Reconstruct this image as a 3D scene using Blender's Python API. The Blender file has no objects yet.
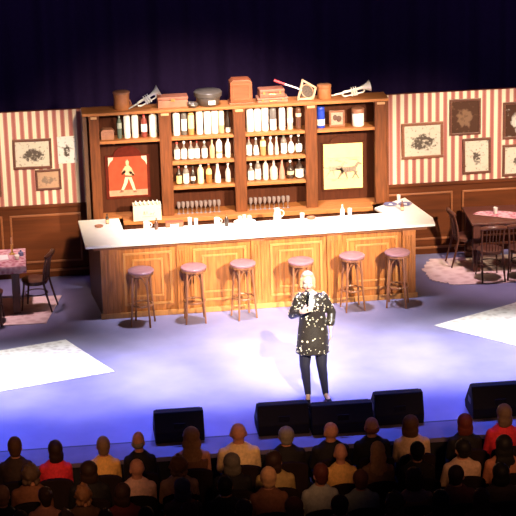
import bpy, bmesh, math, random
from mathutils import Vector, Matrix, Euler
random.seed(7)
PI = math.pi
S = bpy.context.scene
COL = S.collection
V = Vector

# ------------------------------------------------------------------ materials
def nt(name):
    m = bpy.data.materials.new(name); m.use_nodes = True
    t = m.node_tree; b = t.nodes['Principled BSDF']
    return m, t, b
def rgb(c): return (c[0], c[1], c[2], 1)
def plain(name, c, rough=.6, metal=0, var=.12, scale=18, coat=0, spec=.5):
    m, t, b = nt(name)
    tc = t.nodes.new('ShaderNodeTexCoord'); n = t.nodes.new('ShaderNodeTexNoise'); n.inputs['Scale'].default_value = scale
    n.inputs['Detail'].default_value = 4
    r = t.nodes.new('ShaderNodeValToRGB')
    r.color_ramp.elements[0].position = .3; r.color_ramp.elements[1].position = .7
    r.color_ramp.elements[0].color = rgb([x*(1-var) for x in c]); r.color_ramp.elements[1].color = rgb([min(1, x*(1+var)) for x in c])
    t.links.new(tc.outputs['Object'], n.inputs['Vector']); t.links.new(n.outputs['Fac'], r.inputs['Fac']); t.links.new(r.outputs['Color'], b.inputs['Base Color'])
    b.inputs['Roughness'].default_value = rough; b.inputs['Metallic'].default_value = metal; b.inputs['Coat Weight'].default_value = coat
    b.inputs['Specular IOR Level'].default_value = spec
    return m
def wood(name, c, dark=.55, rough=.45, axis=2, scale=7, spec=.4):
    m, t, b = nt(name)
    tc = t.nodes.new('ShaderNodeTexCoord'); mp = t.nodes.new('ShaderNodeMapping')
    sc = [scale*2.2]*3; sc[axis] = scale*.22; mp.inputs['Scale'].default_value = sc
    n = t.nodes.new('ShaderNodeTexNoise'); n.inputs['Scale'].default_value = 1.6; n.inputs['Detail'].default_value = 6; n.inputs['Distortion'].default_value = .6
    r = t.nodes.new('ShaderNodeValToRGB'); r.color_ramp.elements[0].position = .3; r.color_ramp.elements[1].position = .68
    r.color_ramp.elements[0].color = rgb([x*dark for x in c]); r.color_ramp.elements[1].color = rgb(c)
    t.links.new(tc.outputs['Object'], mp.inputs['Vector']); t.links.new(mp.outputs['Vector'], n.inputs['Vector'])
    t.links.new(n.outputs['Fac'], r.inputs['Fac']); t.links.new(r.outputs['Color'], b.inputs['Base Color'])
    b.inputs['Roughness'].default_value = rough; b.inputs['Specular IOR Level'].default_value = spec
    return m
def wallpaper_mat():
    m, t, b = nt('striped_wallpaper')
    tc = t.nodes.new('ShaderNodeTexCoord'); sx = t.nodes.new('ShaderNodeSeparateXYZ')
    mu = t.nodes.new('ShaderNodeMath'); mu.operation = 'MULTIPLY'; mu.inputs[1].default_value = 1/.123
    fr = t.nodes.new('ShaderNodeMath'); fr.operation = 'FRACT'
    r = t.nodes.new('ShaderNodeValToRGB'); cr = r.color_ramp; cr.interpolation = 'CONSTANT'
    red = (.35, .105, .085, 1); cream = (.80, .63, .46, 1); pink = (.56, .30, .24, 1)
    cr.elements[0].position = 0; cr.elements[0].color = cream
    cr.elements[1].position = .46; cr.elements[1].color = red
    for ps, c in ((.52, pink), (.56, red), (.90, pink), (.94, red)):
        e = cr.elements.new(ps); e.color = c
    t.links.new(tc.outputs['Object'], sx.inputs[0]); t.links.new(sx.outputs['X'], mu.inputs[0]); t.links.new(mu.outputs[0], fr.inputs[0])
    t.links.new(fr.outputs[0], r.inputs['Fac']); t.links.new(r.outputs['Color'], b.inputs['Base Color'])
    b.inputs['Roughness'].default_value = .8
    return m
def rug_mat(name, c1, c2, scale=9, fringe=0):
    m, t, b = nt(name)
    tc = t.nodes.new('ShaderNodeTexCoord'); v = t.nodes.new('ShaderNodeTexVoronoi'); v.inputs['Scale'].default_value = scale
    n = t.nodes.new('ShaderNodeTexNoise'); n.inputs['Scale'].default_value = scale*.7; n.inputs['Detail'].default_value = 5
    mx = t.nodes.new('ShaderNodeMath'); mx.operation = 'MULTIPLY'
    r = t.nodes.new('ShaderNodeValToRGB'); r.color_ramp.elements[0].position = .08; r.color_ramp.elements[1].position = .3
    r.color_ramp.elements[0].color = rgb(c2); r.color_ramp.elements[1].color = rgb(c1)
    t.links.new(tc.outputs['Object'], v.inputs['Vector']); t.links.new(tc.outputs['Object'], n.inputs['Vector'])
    t.links.new(v.outputs['Distance'], mx.inputs[0]); t.links.new(n.outputs['Fac'], mx.inputs[1]); t.links.new(mx.outputs[0], r.inputs['Fac'])
    t.links.new(r.outputs['Color'], b.inputs['Base Color']); b.inputs['Roughness'].default_value = .9; b.inputs['Specular IOR Level'].default_value = .15
    return m
M = {}
M['stage'] = plain('painted_stage_boards', (.215, .205, .35), .55, var=.10, scale=2.2, spec=.3)
M['apron'] = plain('dark_apron', (.15, .13, .20), .6, var=.12, scale=4, spec=.2)  # front strip, darker than the rest of the floor
M['seam'] = plain('stage_seam', (.05, .05, .07), .8)
M['black'] = plain('matt_black', (.012, .012, .013), .7, spec=.25)
M['blackcab'] = plain('black_cabinet_paint', (.007, .007, .008), .7, spec=.12)
M['grille'] = plain('black_steel_grille', (.03, .03, .032), .5, .3, scale=90, var=.5)
M['curtain'] = plain('navy_velvet', (.010, .005, .022), .95, spec=.05)
M['paper'] = wallpaper_mat()
M['wains'] = wood('wainscot_mahogany', (.125, .031, .008), .6, .6, axis=0, scale=3, spec=.15)
M['mould'] = wood('moulding_mahogany', (.32, .105, .035), .7, .45, axis=0, scale=3)
M['barwood'] = wood('golden_oak', (.53, .19, .046), .42, .4)
M['barmould'] = wood('golden_oak_moulding', (.56, .25, .075), .75, .35)
M['barshade'] = wood('shaded_oak_cornice', (.27, .095, .028), .6, .45, axis=0)  # oak darkened to paint in the shadow under the worktop overhang
M['sideshade'] = wood('shaded_oak_side', (.10, .04, .015), .6, .5)  # darker oak copy, shade of the unlit side faces put into the colour
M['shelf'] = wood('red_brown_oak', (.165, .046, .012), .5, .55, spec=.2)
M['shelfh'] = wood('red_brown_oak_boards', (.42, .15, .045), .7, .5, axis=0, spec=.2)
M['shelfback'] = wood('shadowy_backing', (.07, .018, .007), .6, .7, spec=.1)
M['cap'] = wood('light_capital', (.55, .30, .14), .8, .4, axis=0)
M['top'] = plain('pale_worktop', (.86, .80, .72), .35, var=.03, scale=6)
M['stoolwood'] = wood('bentwood_dark', (.34, .14, .065), .5, .3, scale=9)
M['stoolseat'] = plain('oxblood_seat', (.30, .15, .18), .35, var=.1, scale=12)
M['chairwood'] = wood('dark_bentwood', (.12, .042, .026), .6, .32, scale=9)
M['tablewood'] = wood('table_walnut', (.105, .03, .018), .6, .4, scale=6)
M['rugpink'] = rug_mat('faded_rose_rug', (.86, .66, .60), (.70, .48, .43), 7)
M['rugwhite'] = rug_mat('worn_cream_rug', (.88, .86, .82), (.66, .62, .58), 11)
M['cloth'] = rug_mat('rose_print_cloth', (.56, .33, .34), (.33, .08, .11), 14)
M['white'] = plain('white_glaze', (.86, .82, .78), .3, var=.03)
M['cream'] = plain('cream_paint', (.60, .50, .36), .5, var=.05)
M['paperwhite'] = plain('white_paper', (.72, .68, .64), .8, var=.04)
M['printcream'] = plain('cream_print_paper', (.58, .50, .40), .8, var=.05)
M['printtan'] = plain('tan_print_paper', (.46, .28, .18), .8)
M['ink'] = plain('grey_ink', (.20, .15, .12), .9, var=.3, scale=60)
M['inksoft'] = plain('soft_ink', (.34, .26, .20), .9, var=.25, scale=60)
M['frame'] = wood('picture_frame_wood', (.16, .055, .028), .6, .4, axis=0, scale=12)
M['dim'] = plain('dull_varnish_figure', (.16, .09, .055), .6, var=.4)
M['framelt'] = wood('picture_frame_tan', (.26, .095, .045), .7, .4, axis=0, scale=12)
M['painting'] = plain('dark_varnished_painting', (.085, .036, .022), .6, var=.6, scale=7)
M['archred'] = plain('arch_oxblood', (.085, .012, .007), .8, spec=.05)
M['posterred'] = plain('poster_red_orange', (.32, .058, .028), .8, spec=.05, var=.12, scale=8)
M['posteryel'] = plain('poster_yellow', (.84, .60, .24), .7, var=.05, scale=8)
M['skinprint'] = plain('printed_skin', (.66, .40, .22), .8)
M['trousprint'] = plain('printed_trousers', (.70, .52, .34), .8)
M['brownprint'] = plain('printed_brown', (.20, .08, .05), .8)
M['pinkprint'] = plain('printed_pink', (.55, .22, .14), .8)
M['hatbox'] = plain('tan_fibre_tub', (.36, .13, .045), .6, var=.15, scale=14)
M['greytin'] = plain('grey_enamel', (.10, .08, .065), .35, .3, var=.2, scale=10)
M['silver'] = plain('worn_silver', (.42, .42, .42), .35, .6, var=.12)
M['whitemetal'] = plain('pale_lacquer_brass', (.86, .80, .72), .3, .3, var=.05)
M['leather'] = plain('brown_leather', (.26, .085, .045), .55, var=.15, scale=14)
M['leatherlt'] = plain('tan_leather', (.30, .125, .07), .55, var=.15, scale=14)
M['clockwood'] = wood('cherry_box', (.33, .09, .035), .65, .35, axis=0, scale=8)
M['redgrip'] = plain('red_grip', (.62, .05, .06), .5)
M['ash'] = wood('pale_ash_wood', (.58, .34, .20), .8, .45, axis=0)
M['strings'] = plain('dark_gut_strings', (.08, .055, .04), .8, var=.5, scale=70)
M['plateblue'] = plain('blue_grey_plate', (.12, .12, .24), .4, var=.2)
M['blue'] = plain('cobalt_enamel', (.02, .05, .42), .35)
M['clear'] = plain('pale_cut_glass', (.62, .58, .55), .15, coat=.6, var=.1)
M['goblet'] = plain('shaded_wine_glass', (.20, .15, .14), .2, coat=.6, var=.1)  # glass colour darkened to carry the shade beneath the shelves
M['brass'] = plain('brass', (.62, .38, .12), .35, .9)
M['rubber'] = plain('rubber', (.02, .02, .02), .8)
M['skin'] = plain('skin', (.74, .45, .33), .5, var=.05)
M['blonde'] = plain('blonde_hair', (.62, .43, .22), .5, var=.15, scale=40)
M['sequinfab'] = plain('black_sequin_fabric', (.035, .026, .02), .38, var=.6, scale=120)
M['tights'] = plain('black_tights', (.022, .018, .028), .55)
M['sequin'] = plain('gold_sequin', (.95, .82, .55), .25, .15, spec=1)
M['shoe'] = plain('black_patent', (.02, .015, .025), .2)
M['lips'] = plain('red_lips', (.5, .08, .08), .4)
M['eyewhite'] = plain('eye_white', (.8, .8, .8), .3)
M['iris'] = plain('dark_iris', (.04, .03, .02), .3)
M['whitescarf'] = plain('white_scarf', (.86, .80, .74), .7)
M['seat'] = plain('charcoal_seat_cloth', (.018, .010, .012), .9, spec=.1)
M['aisle'] = plain('dark_carpet', (.02, .012, .014), .95, spec=.05)
M['blueled'] = None
def emit(name, c, s):
    m, t, b = nt(name); b.inputs['Base Color'].default_value = rgb(c); b.inputs['Emission Color'].default_value = rgb(c); b.inputs['Emission Strength'].default_value = s
    return m
M['blueled'] = emit('blue_led', (.10, .10, 1.0), 3)

# ------------------------------------------------------------------ geometry
class G:
    def __init__(s): s.v = []; s.f = []; s.m = []; s.slot = 0; s.xf = None
    def add(s, vs, fs):
        o = len(s.v)
        for p in vs:
            p = V(p)
            s.v.append(s.xf @ p if s.xf else p)
        for f in fs: s.f.append([o+i for i in f]); s.m.append(s.slot)
        return s
    def box(s, x0, x1, y0, y1, z0, z1):
        vs = [(x, y, z) for z in (z0, z1) for y in (y0, y1) for x in (x0, x1)]
        return s.add(vs, [(0, 2, 3, 1), (4, 5, 7, 6), (0, 1, 5, 4), (2, 6, 7, 3), (0, 4, 6, 2), (1, 3, 7, 5)])
    def prism(s, poly, a0, a1, axis='z'):
        n = len(poly)
        def P(p, a): return (p[0], p[1], a) if axis == 'z' else ((p[0], a, p[1]) if axis == 'y' else (a, p[0], p[1]))
        vs = [P(p, a0) for p in poly]+[P(p, a1) for p in poly]
        return s.add(vs, [list(range(n))[::-1], [n+i for i in range(n)]]+[(i, (i+1) % n, n+(i+1) % n, n+i) for i in range(n)])
    def lathe(s, prof, c=(0, 0, 0), n=20, sx=1, sy=1):
        vs = []; fs = []; c = V(c)
        for r, z in prof:
            for k in range(n):
                a = 2*PI*k/n; vs.append(c+V((r*math.cos(a)*sx, r*math.sin(a)*sy, z)))
        L = len(prof)
        for j in range(L-1):
            for k in range(n):
                fs.append((j*n+k, j*n+(k+1) % n, (j+1)*n+(k+1) % n, (j+1)*n+k))
        fs.append(list(range(n))[::-1]); fs.append([(L-1)*n+k for k in range(n)])
        return s.add(vs, fs)
    def tube(s, pts, r, n=8, closed=False):
        pts = [V(p) for p in pts]; L = len(pts); vs = []; fs = []
        rr = r if isinstance(r, (list, tuple)) else [r]*L
        up = None
        for i in range(L):
            a = pts[(i-1) % L] if (closed or i > 0) else pts[i]; b = pts[(i+1) % L] if (closed or i < L-1) else pts[i]
            d = (b-a).normalized()
            if up is None: up = V((0, 0, 1)) if abs(d.z) < .9 else V((1, 0, 0))
            u = (up-d*up.dot(d)).normalized(); w = d.cross(u); up = u
            for k in range(n):
                t = 2*PI*k/n; vs.append(pts[i]+(u*math.cos(t)+w*math.sin(t))*rr[i])
        for i in range(L if closed else L-1):
            for k in range(n):
                j = (i+1) % L; fs.append((i*n+k, i*n+(k+1) % n, j*n+(k+1) % n, j*n+k))
        if not closed: fs.append(list(range(n))[::-1]); fs.append([(L-1)*n+k for k in range(n)])
        return s.add(vs, fs)
    def caps(s, p0, p1, r0, r1, n=12):
        p0 = V(p0); p1 = V(p1); d = (p1-p0).normalized(); pts = []; rr = []
        for k in range(4): a = PI/2*k/4; pts.append(p0-d*r0*math.cos(a)); rr.append(max(1e-4, r0*math.sin(a)))
        pts.append(p0); rr.append(r0); pts.append(p1); rr.append(r1)
        for k in range(1, 5): a = PI/2*k/4; pts.append(p1+d*r1*math.sin(a)); rr.append(max(1e-4, r1*math.cos(a)))
        return s.tube(pts, rr, n)
    def ell(s, c, r, rot=(0, 0, 0), n=16):
        vs = []; fs = []; c = V(c); R = Euler(rot).to_matrix(); L = n//2+1
        for j in range(L):
            t = PI*(j/(L-1)); t = min(max(t, .02), PI-.02)
            for k in range(n):
                a = 2*PI*k/n
                vs.append(c+R @ V((r[0]*math.sin(t)*math.cos(a), r[1]*math.sin(t)*math.sin(a), -r[2]*math.cos(t))))
        for j in range(L-1):
            for k in range(n): fs.append((j*n+k, j*n+(k+1) % n, (j+1)*n+(k+1) % n, (j+1)*n+k))
        fs.append(list(range(n))[::-1]); fs.append([(L-1)*n+k for k in range(n)])
        return s.add(vs, fs)
    def loft(s, rings, n=20):
        vs = []; fs = []; L = len(rings)
        for cx, cy, cz, rx, ry in rings:
            for k in range(n):
                a = 2*PI*k/n; vs.append((cx+rx*math.cos(a), cy+ry*math.sin(a), cz))
        for j in range(L-1):
            for k in range(n): fs.append((j*n+k, j*n+(k+1) % n, (j+1)*n+(k+1) % n, (j+1)*n+k))
        fs.append(list(range(n))[::-1]); fs.append([(L-1)*n+k for k in range(n)])
        return s.add(vs, fs)
    def mesh(s, name, mats, smooth=False, bevel=0):
        me = bpy.data.meshes.new(name); me.from_pydata([tuple(p) for p in s.v], [], s.f)
        for m in (mats if isinstance(mats, (list, tuple)) else [mats]): me.materials.append(m)
        for p, k in zip(me.polygons, s.m): p.material_index = k
        bm = bmesh.new(); bm.from_mesh(me); bmesh.ops.recalc_face_normals(bm, faces=bm.faces)
        if bevel:
            es = [e for e in bm.edges if len(e.link_faces) == 2 and e.calc_face_angle(0) > .5]
            bmesh.ops.bevel(bm, geom=es, offset=bevel, segments=2, affect='EDGES', profile=.6)
        bm.to_mesh(me); bm.free()
        if smooth:
            for p in me.polygons: p.use_smooth = True
            try: me.set_sharp_from_angle(angle=.75)
            except Exception: pass
        return me
    def obj(s, name, mats, parent=None, smooth=False, bevel=0, loc=None, rot=None):
        return link(name, s.mesh(name, mats, smooth, bevel), parent, loc, rot)
def link(name, me, parent=None, loc=None, rot=None):
    o = bpy.data.objects.new(name, me); COL.objects.link(o)
    if parent: o.parent = parent
    if loc is not None: o.location = loc
    if rot is not None: o.rotation_euler = rot
    return o
def tag(o, label=None, cat=None, group=None, kind=None):
    if label: o['label'] = label
    if cat: o['category'] = cat
    if group: o['group'] = group
    if kind: o['kind'] = kind
    return o
def thing(name, loc, label, cat, group=None, rz=0, rot=None):
    o = bpy.data.objects.new(name, None); COL.objects.link(o); o.location = loc; o.rotation_euler = rot or (0, 0, rz)
    o.empty_display_size = .1
    return tag(o, label, cat, group)
def copy_tree(o, parent=None):
    c = o.copy(); COL.objects.link(c); c.parent = parent
    for ch in list(o.children): copy_tree(ch, c)
    return c
def struct(o): o['kind'] = 'structure'; return o
def blob(g, voxel, smooth=3):
    me = g.mesh('tmp', M['skin'])
    o = bpy.data.objects.new('tmp', me); COL.objects.link(o)
    r = o.modifiers.new('r', 'REMESH'); r.mode = 'VOXEL'; r.voxel_size = voxel; r.use_smooth_shade = True
    q = o.modifiers.new('s', 'SMOOTH'); q.iterations = smooth; q.factor = .5
    dg = bpy.context.evaluated_depsgraph_get(); dg.update()
    out = bpy.data.meshes.new_from_object(o.evaluated_get(dg))
    bpy.data.objects.remove(o); bpy.data.meshes.remove(me)
    for p in out.polygons: p.use_smooth = True
    return out
def arc(c, r, a0, a1, n, plane='xy'):
    out = []
    for i in range(n+1):
        a = a0+(a1-a0)*i/n; x, y = r*math.cos(a), r*math.sin(a)
        out.append({'xy': (c[0]+x, c[1]+y, c[2]), 'xz': (c[0]+x, c[1], c[2]+y), 'yz': (c[0], c[1]+x, c[2]+y)}[plane])
    return out

# ------------------------------------------------------------------ setting
FL = -.72
struct(G().box(-9, 14, -5.33, 6, -.06, 0).obj('floor', M['stage']))
struct(G().box(-9, 14, -5.345, -4.836, -.055, .0022).obj('trim_2', M['apron']))
struct(G().box(-9, 14, -4.835, -4.80, -.002, .0025).obj('trim_1', M['seam']))
struct(G().box(-9, 14, -5.30, -5.22, FL, -.061).obj('wall_front', M['black']))
for k in range(6):
    g = G(); y1 = -5.31 if k == 0 else -6.25-.87*(k-1); y0 = -6.25-.87*k
    g.box(-7, 12, y0, y1, FL-.3, FL+.08*k)
    struct(g.obj('floor' if k == 0 else 'floor_terrace', M['aisle']))
# black backdrop with folds
g = G(); vs = []; fs = []; nx = 560; x0, x1 = -8, 13.5
prof = []
ph = 0
for i in range(nx+1):
    x = x0+(x1-x0)*i/nx
    prof.append((x, 4.6+.07*math.sin(x*7.3+1.2*math.sin(x*1.7))+.03*math.sin(x*17+2*math.sin(x*.9))))
for th in (0, .02):
    for x, y in prof: vs.append((x, y+th, .02))
    for x, y in prof: vs.append((x, y+th, 8.2))
n1 = nx+1
for i in range(nx):
    fs.append((i, i+1, n1+i+1, n1+i)); fs.append((2*n1+i, 3*n1+i, 3*n1+i+1, 2*n1+i+1))
    fs.append((i, 2*n1+i, 2*n1+i+1, i+1)); fs.append((n1+i, n1+i+1, 3*n1+i+1, 3*n1+i))
fs.append((0, n1, 3*n1, 2*n1)); fs.append((nx, 2*n1+nx, 3*n1+nx, n1+nx))
g.add(vs, fs)
tag(g.obj('stage_curtain', M['curtain'], smooth=True), 'dark navy velvet backdrop curtain hanging behind the whole set', 'curtain')

def wall(name, xa, xb, top, panels):
    yf = 2.05
    w = struct(G().box(xa, xb, yf, yf+.06, 0, top).obj(name, M['wains']))
    G().box(xa, xb, yf-.006, yf-.0005, 1.165, top-.002).obj('wallpaper', M['paper'], w)
    G().box(xa, xb, yf-.035, yf-.001, 1.115, 1.16).obj('chair_rail', M['wains'], w, bevel=.008)
    G().box(xa, xb, yf-.025, yf-.001, .0, .085).obj('baseboard', M['wains'], w)
    G().box(xa, xb, yf-.04, yf-.001, .09, .125).obj('baseboard_moulding', M['mould'], w, bevel=.008)
    for a, b in panels:
        g = G(); t = .03; z0, z1 = .235, 1.01; y0, y1 = yf-.028, yf-.001
        g.box(a, b, y0, y1, z0, z0+t).box(a, b, y0, y1, z1-t, z1).box(a, a+t, y0, y1, z0+t, z1-t).box(b-t, b, y0, y1, z0+t, z1-t)
        g.obj('panel_moulding', M['mould'], w, bevel=.006)
    return w
wall('wall_left', -4.2, .12, 2.635, [(-3.9, -2.7), (-2.55, -1.4), (-1.29, -.2)])
wall('wall_right', 4.32, 10.2, 2.60, [(4.5, 5.62), (5.77, 6.9), (7.05, 8.2), (8.35, 9.5)])

# ------------------------------------------------------------------ bar counter
bar = thing('bar_counter', (0, 0, 0), 'long U-shaped panelled oak bar counter with a pale worktop', 'bar', rz=.022)
bar.location = (0, -.10, 0); bar.scale = (1, 1, 1.045)
L = 4.63
g = G()
g.prism([(0, .0), (L, 0), (L, .12), (0, .12)], 0, 1.06)
g.obj('front_panel', M['barwood'], bar)
g = G(); g.prism([(0, .121), (.14, .121), (.04, 1.2), (-.1, 1.2)], 0, 1.06); g.obj('side_panel', M['sideshade'], bar)
g = G(); g.prism([(L, .121), (L-.12, .121), (4.42, .90), (4.60, 1.02)], 0, 1.06); g.obj('side_panel', M['sideshade'], bar)
g = G()
g.prism([(-.21, -.13), (4.905, -.12), (4.94, .20), (4.76, 1.34), (4.20, .90), (4.28, .60), (.39, .60), (.37, 1.22), (-.24, 1.22)], 1.062, 1.10)
g.obj('worktop', M['top'], bar, bevel=.008)
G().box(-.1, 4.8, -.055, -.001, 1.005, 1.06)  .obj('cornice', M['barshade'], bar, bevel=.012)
G().box(-.03, L+.03, -.045, -.001, 0, .075).obj('plinth', M['barmould'], bar, bevel=.008)
pil = [(.0, .255), (1.10, 1.27), (2.19, 2.40), (3.31, 3.53), (4.43, L)]
for a, b in pil:
    g = G(); g.box(a, b, -.04, -.001, .076, 1.004)
    for q in (.28, .5, .72):
        xx = a+(b-a)*q; g.box(xx-.012, xx+.012, -.052, -.04, .14, .94)
    g.obj('pilaster', M['barwood'], bar, bevel=.006)
for i in range(4):
    a = pil[i][1]; b = pil[i+1][0]
    g = G()
    for ins, t, d in ((.07, .035, .025), (.20, .03, .018)):
        xa, xb, za, zb = a+ins, b-ins, .10+ins*.9, .985-ins*.75
        g.box(xa, xb, -d, -.001, za, za+t).box(xa, xb, -d, -.001, zb-t, zb).box(xa, xa+t, -d, -.001, za+t, zb-t).box(xb-t, xb, -d, -.001, za+t, zb-t)
    g.obj('panel_moulding', M['barmould'], bar, bevel=.006)

# ------------------------------------------------------------------ back bar shelving
bb = thing('back_bar_shelving', (0, 1.25, 0), 'tall red-brown wooden back bar with four open bays of bottles', 'shelving')
def W(g): g.xf = Matrix.Translation((0, -1.25, 0)); return g
P5 = [(-.03, .12), (1.01, 1.19), (2.12, 2.30), (3.20, 3.38), (4.26, 4.44)]
for a, b in P5:
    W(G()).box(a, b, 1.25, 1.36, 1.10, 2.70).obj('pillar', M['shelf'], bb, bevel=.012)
    W(G()).box(a-.006, b+.006, 1.242, 1.368, 2.655, 2.695).obj('capital', M['shelf'], bb, bevel=.006)
for a, b in P5:
    W(G()).box(a+.03, b-.03, 1.222, 1.2415, 2.655, 2.69).obj('capital_block', M['cap'], bb, bevel=.004)
W(G()).box(-.12, -.061, 1.30, 1.66, 0, 2.699).obj('end_panel', M['sideshade'], bb)
W(G()).box(4.445, 4.47, 1.27, 1.66, 1.102, 2.70).obj('end_panel', M['shelf'], bb)
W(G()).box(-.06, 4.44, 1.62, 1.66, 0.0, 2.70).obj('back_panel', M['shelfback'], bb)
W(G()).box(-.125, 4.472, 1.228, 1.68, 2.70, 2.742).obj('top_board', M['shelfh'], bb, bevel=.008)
for a, b in P5[1:4]:
    W(G()).box((a+b)/2-.02, (a+b)/2+.02, 1.36, 1.62, 1.10, 2.70).obj('divider', M['shelf'], bb)
for i in range(4):
    a = P5[i][1]; b = P5[i+1][0]; xa = (P5[i][0]+P5[i][1])/2+.021; xb = (P5[i+1][0]+P5[i+1][1])/2-.021
    zs = (2.26,) if i in (0, 3) else (2.26, 1.88, 1.495)
    for z in zs:
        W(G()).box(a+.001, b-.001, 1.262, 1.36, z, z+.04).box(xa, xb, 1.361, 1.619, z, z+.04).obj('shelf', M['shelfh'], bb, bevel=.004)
# base cabinet and ledge
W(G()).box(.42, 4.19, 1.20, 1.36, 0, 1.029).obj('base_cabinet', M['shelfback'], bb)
W(G()).box(.41, 4.20, 1.12, 1.36, 1.03, 1.099).obj('ledge', M['shelfh'], bb, bevel=.006)
W(G()).box(-.02, 4.43, 1.361, 1.619, 1.061, 1.099).obj('ledge', M['shelfh'], bb)

# posters inside the outer bays
def arch(xa, xb, za, zb, rise, n=12):
    w = (xb-xa)/2; c = (xa+xb)/2
    return [(xa, za), (xb, za), (xb, zb)]+[(c+w*.62*math.cos(t), zb+rise*math.sin(t)) for t in [PI*k/n for k in range(n+1)]]+[(xa, zb)]
t = thing('boxer_poster', (.53, 1.60, 1.36), 'arched red poster of a boxer on guard inside the left bay', 'poster')
G().prism([(x, z) for x, z in arch(-.335, .335, -.04, .63, .14)], -.012, .015, 'y').obj('frame', M['archred'], t)
G().box(-.29, .29, -.018, -.013, .0, .61).obj('print', M['posterred'], t)
g = G(); y0, y1 = -.024, -.019
g.prism([(-.29, .0), (.29, 0), (.29, .09), (-.29, .09)], y0+.003, y1, 'y'); g.obj('ground', M['pinkprint'], t)
g = G(); y0, y1 = -.028, -.019
for q in ([(-.05, .30), (.06, .29), (.08, .43), (.03, .47), (-.06, .46), (-.08, .40)], [(-.03, .47), (.02, .47), (.03, .53), (0, .56), (-.04, .54)],
          [(-.08, .44), (-.05, .36), (-.11, .33), (-.13, .37)], [(-.13, .37), (-.11, .33), (-.04, .37), (-.05, .41)], [(.08, .43), (.06, .37), (.10, .30), (.135, .33)], [(.135, .33), (.10, .30), (.02, .36), (.03, .40)]):
    g.prism([(x*.72, z) for x, z in q], y0, y1, 'y')
g.obj('boxer_torso', M['skinprint'], t)
g = G()
for q in ([(-.06, .30), (.02, .30), (-.02, .2), (-.10, .09), (-.15, .10), (-.09, .2)], [(.0, .30), (.07, .29), (.12, .18), (.15, .08), (.10, .08), (.06, .17)]): g.prism([(x*.72, z) for x, z in q], y0, y1, 'y')
g.obj('boxer_trousers', M['trousprint'], t)
g = G()
for q in ([(-.06, .295), (.07, .285), (.07, .315), (-.06, .325)], [(-.15, .1), (-.1, .09), (-.11, .06), (-.2, .055)], [(.1, .08), (.15, .08), (.18, .05), (.1, .05)], [(-.04, .53), (0, .565), (.03, .54), (.0, .575), (-.03, .57)]): g.prism([(x*.72, z) for x, z in q], y0-.002, y1, 'y')
g.obj('boxer_boots_and_belt', M['brownprint'], t)
for sx in (-1, 1):
    g = G(); g.prism([(sx*.29, .61), (sx*.21, .61), (sx*.22, .57), (sx*.265, .53), (sx*.29, .47)], y0, y1, 'y'); g.obj('corner_scroll', M['cream'], t)

t = thing('horse_poster', (3.82, 1.60, 1.28), 'yellow horse poster in an arched frame inside the right bay', 'poster')
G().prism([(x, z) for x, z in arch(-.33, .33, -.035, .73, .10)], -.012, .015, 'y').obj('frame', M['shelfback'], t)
G().box(-.30, .30, -.018, -.013, 0, .71).obj('print', M['posteryel'], t)
g = G(); 
for z in (.48, .155): G().box(-.25, .25, -.0225, -.0185, z, z+.008).obj('printed_rule', M['inksoft'], t)
random.seed(3)
for k in range(34):
    x = random.uniform(-.22, .22); z = random.choice([.125, .14, .43, .45]); g.box(x, x+random.uniform(.01, .04), -.0225, -.0185, z, z+.008)
g.obj('printed_lines', M['inksoft'], t)
def horse(g, cx, cz, s):
    y0, y1 = -.026, -.0185
    P = lambda L_: g.prism([(cx+x*s, cz+z*s) for x, z in L_], y0, y1, 'y')
    P([(-.10, .05), (-.03, .045), (.06, .055), (.09, .03), (.08, -.01), (.0, -.02), (-.09, -.015), (-.115, .02)])
    P([(.06, .055), (.11, .11), (.16, .085), (.15, .07), (.12, .075), (.09, .03)])
    P([(-.115, .03), (-.17, .04), (-.18, .01), (-.16, .025), (-.11, .01)])
    for a, b in ((-.09, -.15), (-.06, -.03), (.05, .11), (.08, .03)):
        P([(a, -.01), (a+.03, -.01), (b+.015, -.10), (b, -.10)])
g = G(); horse(g, -.11, .31, 1.1); g.obj('printed_horse', M['inksoft'], t)
g = G(); horse(g, .09, .28, 1.25); g.obj('printed_horse', M['ink'], t)

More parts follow.
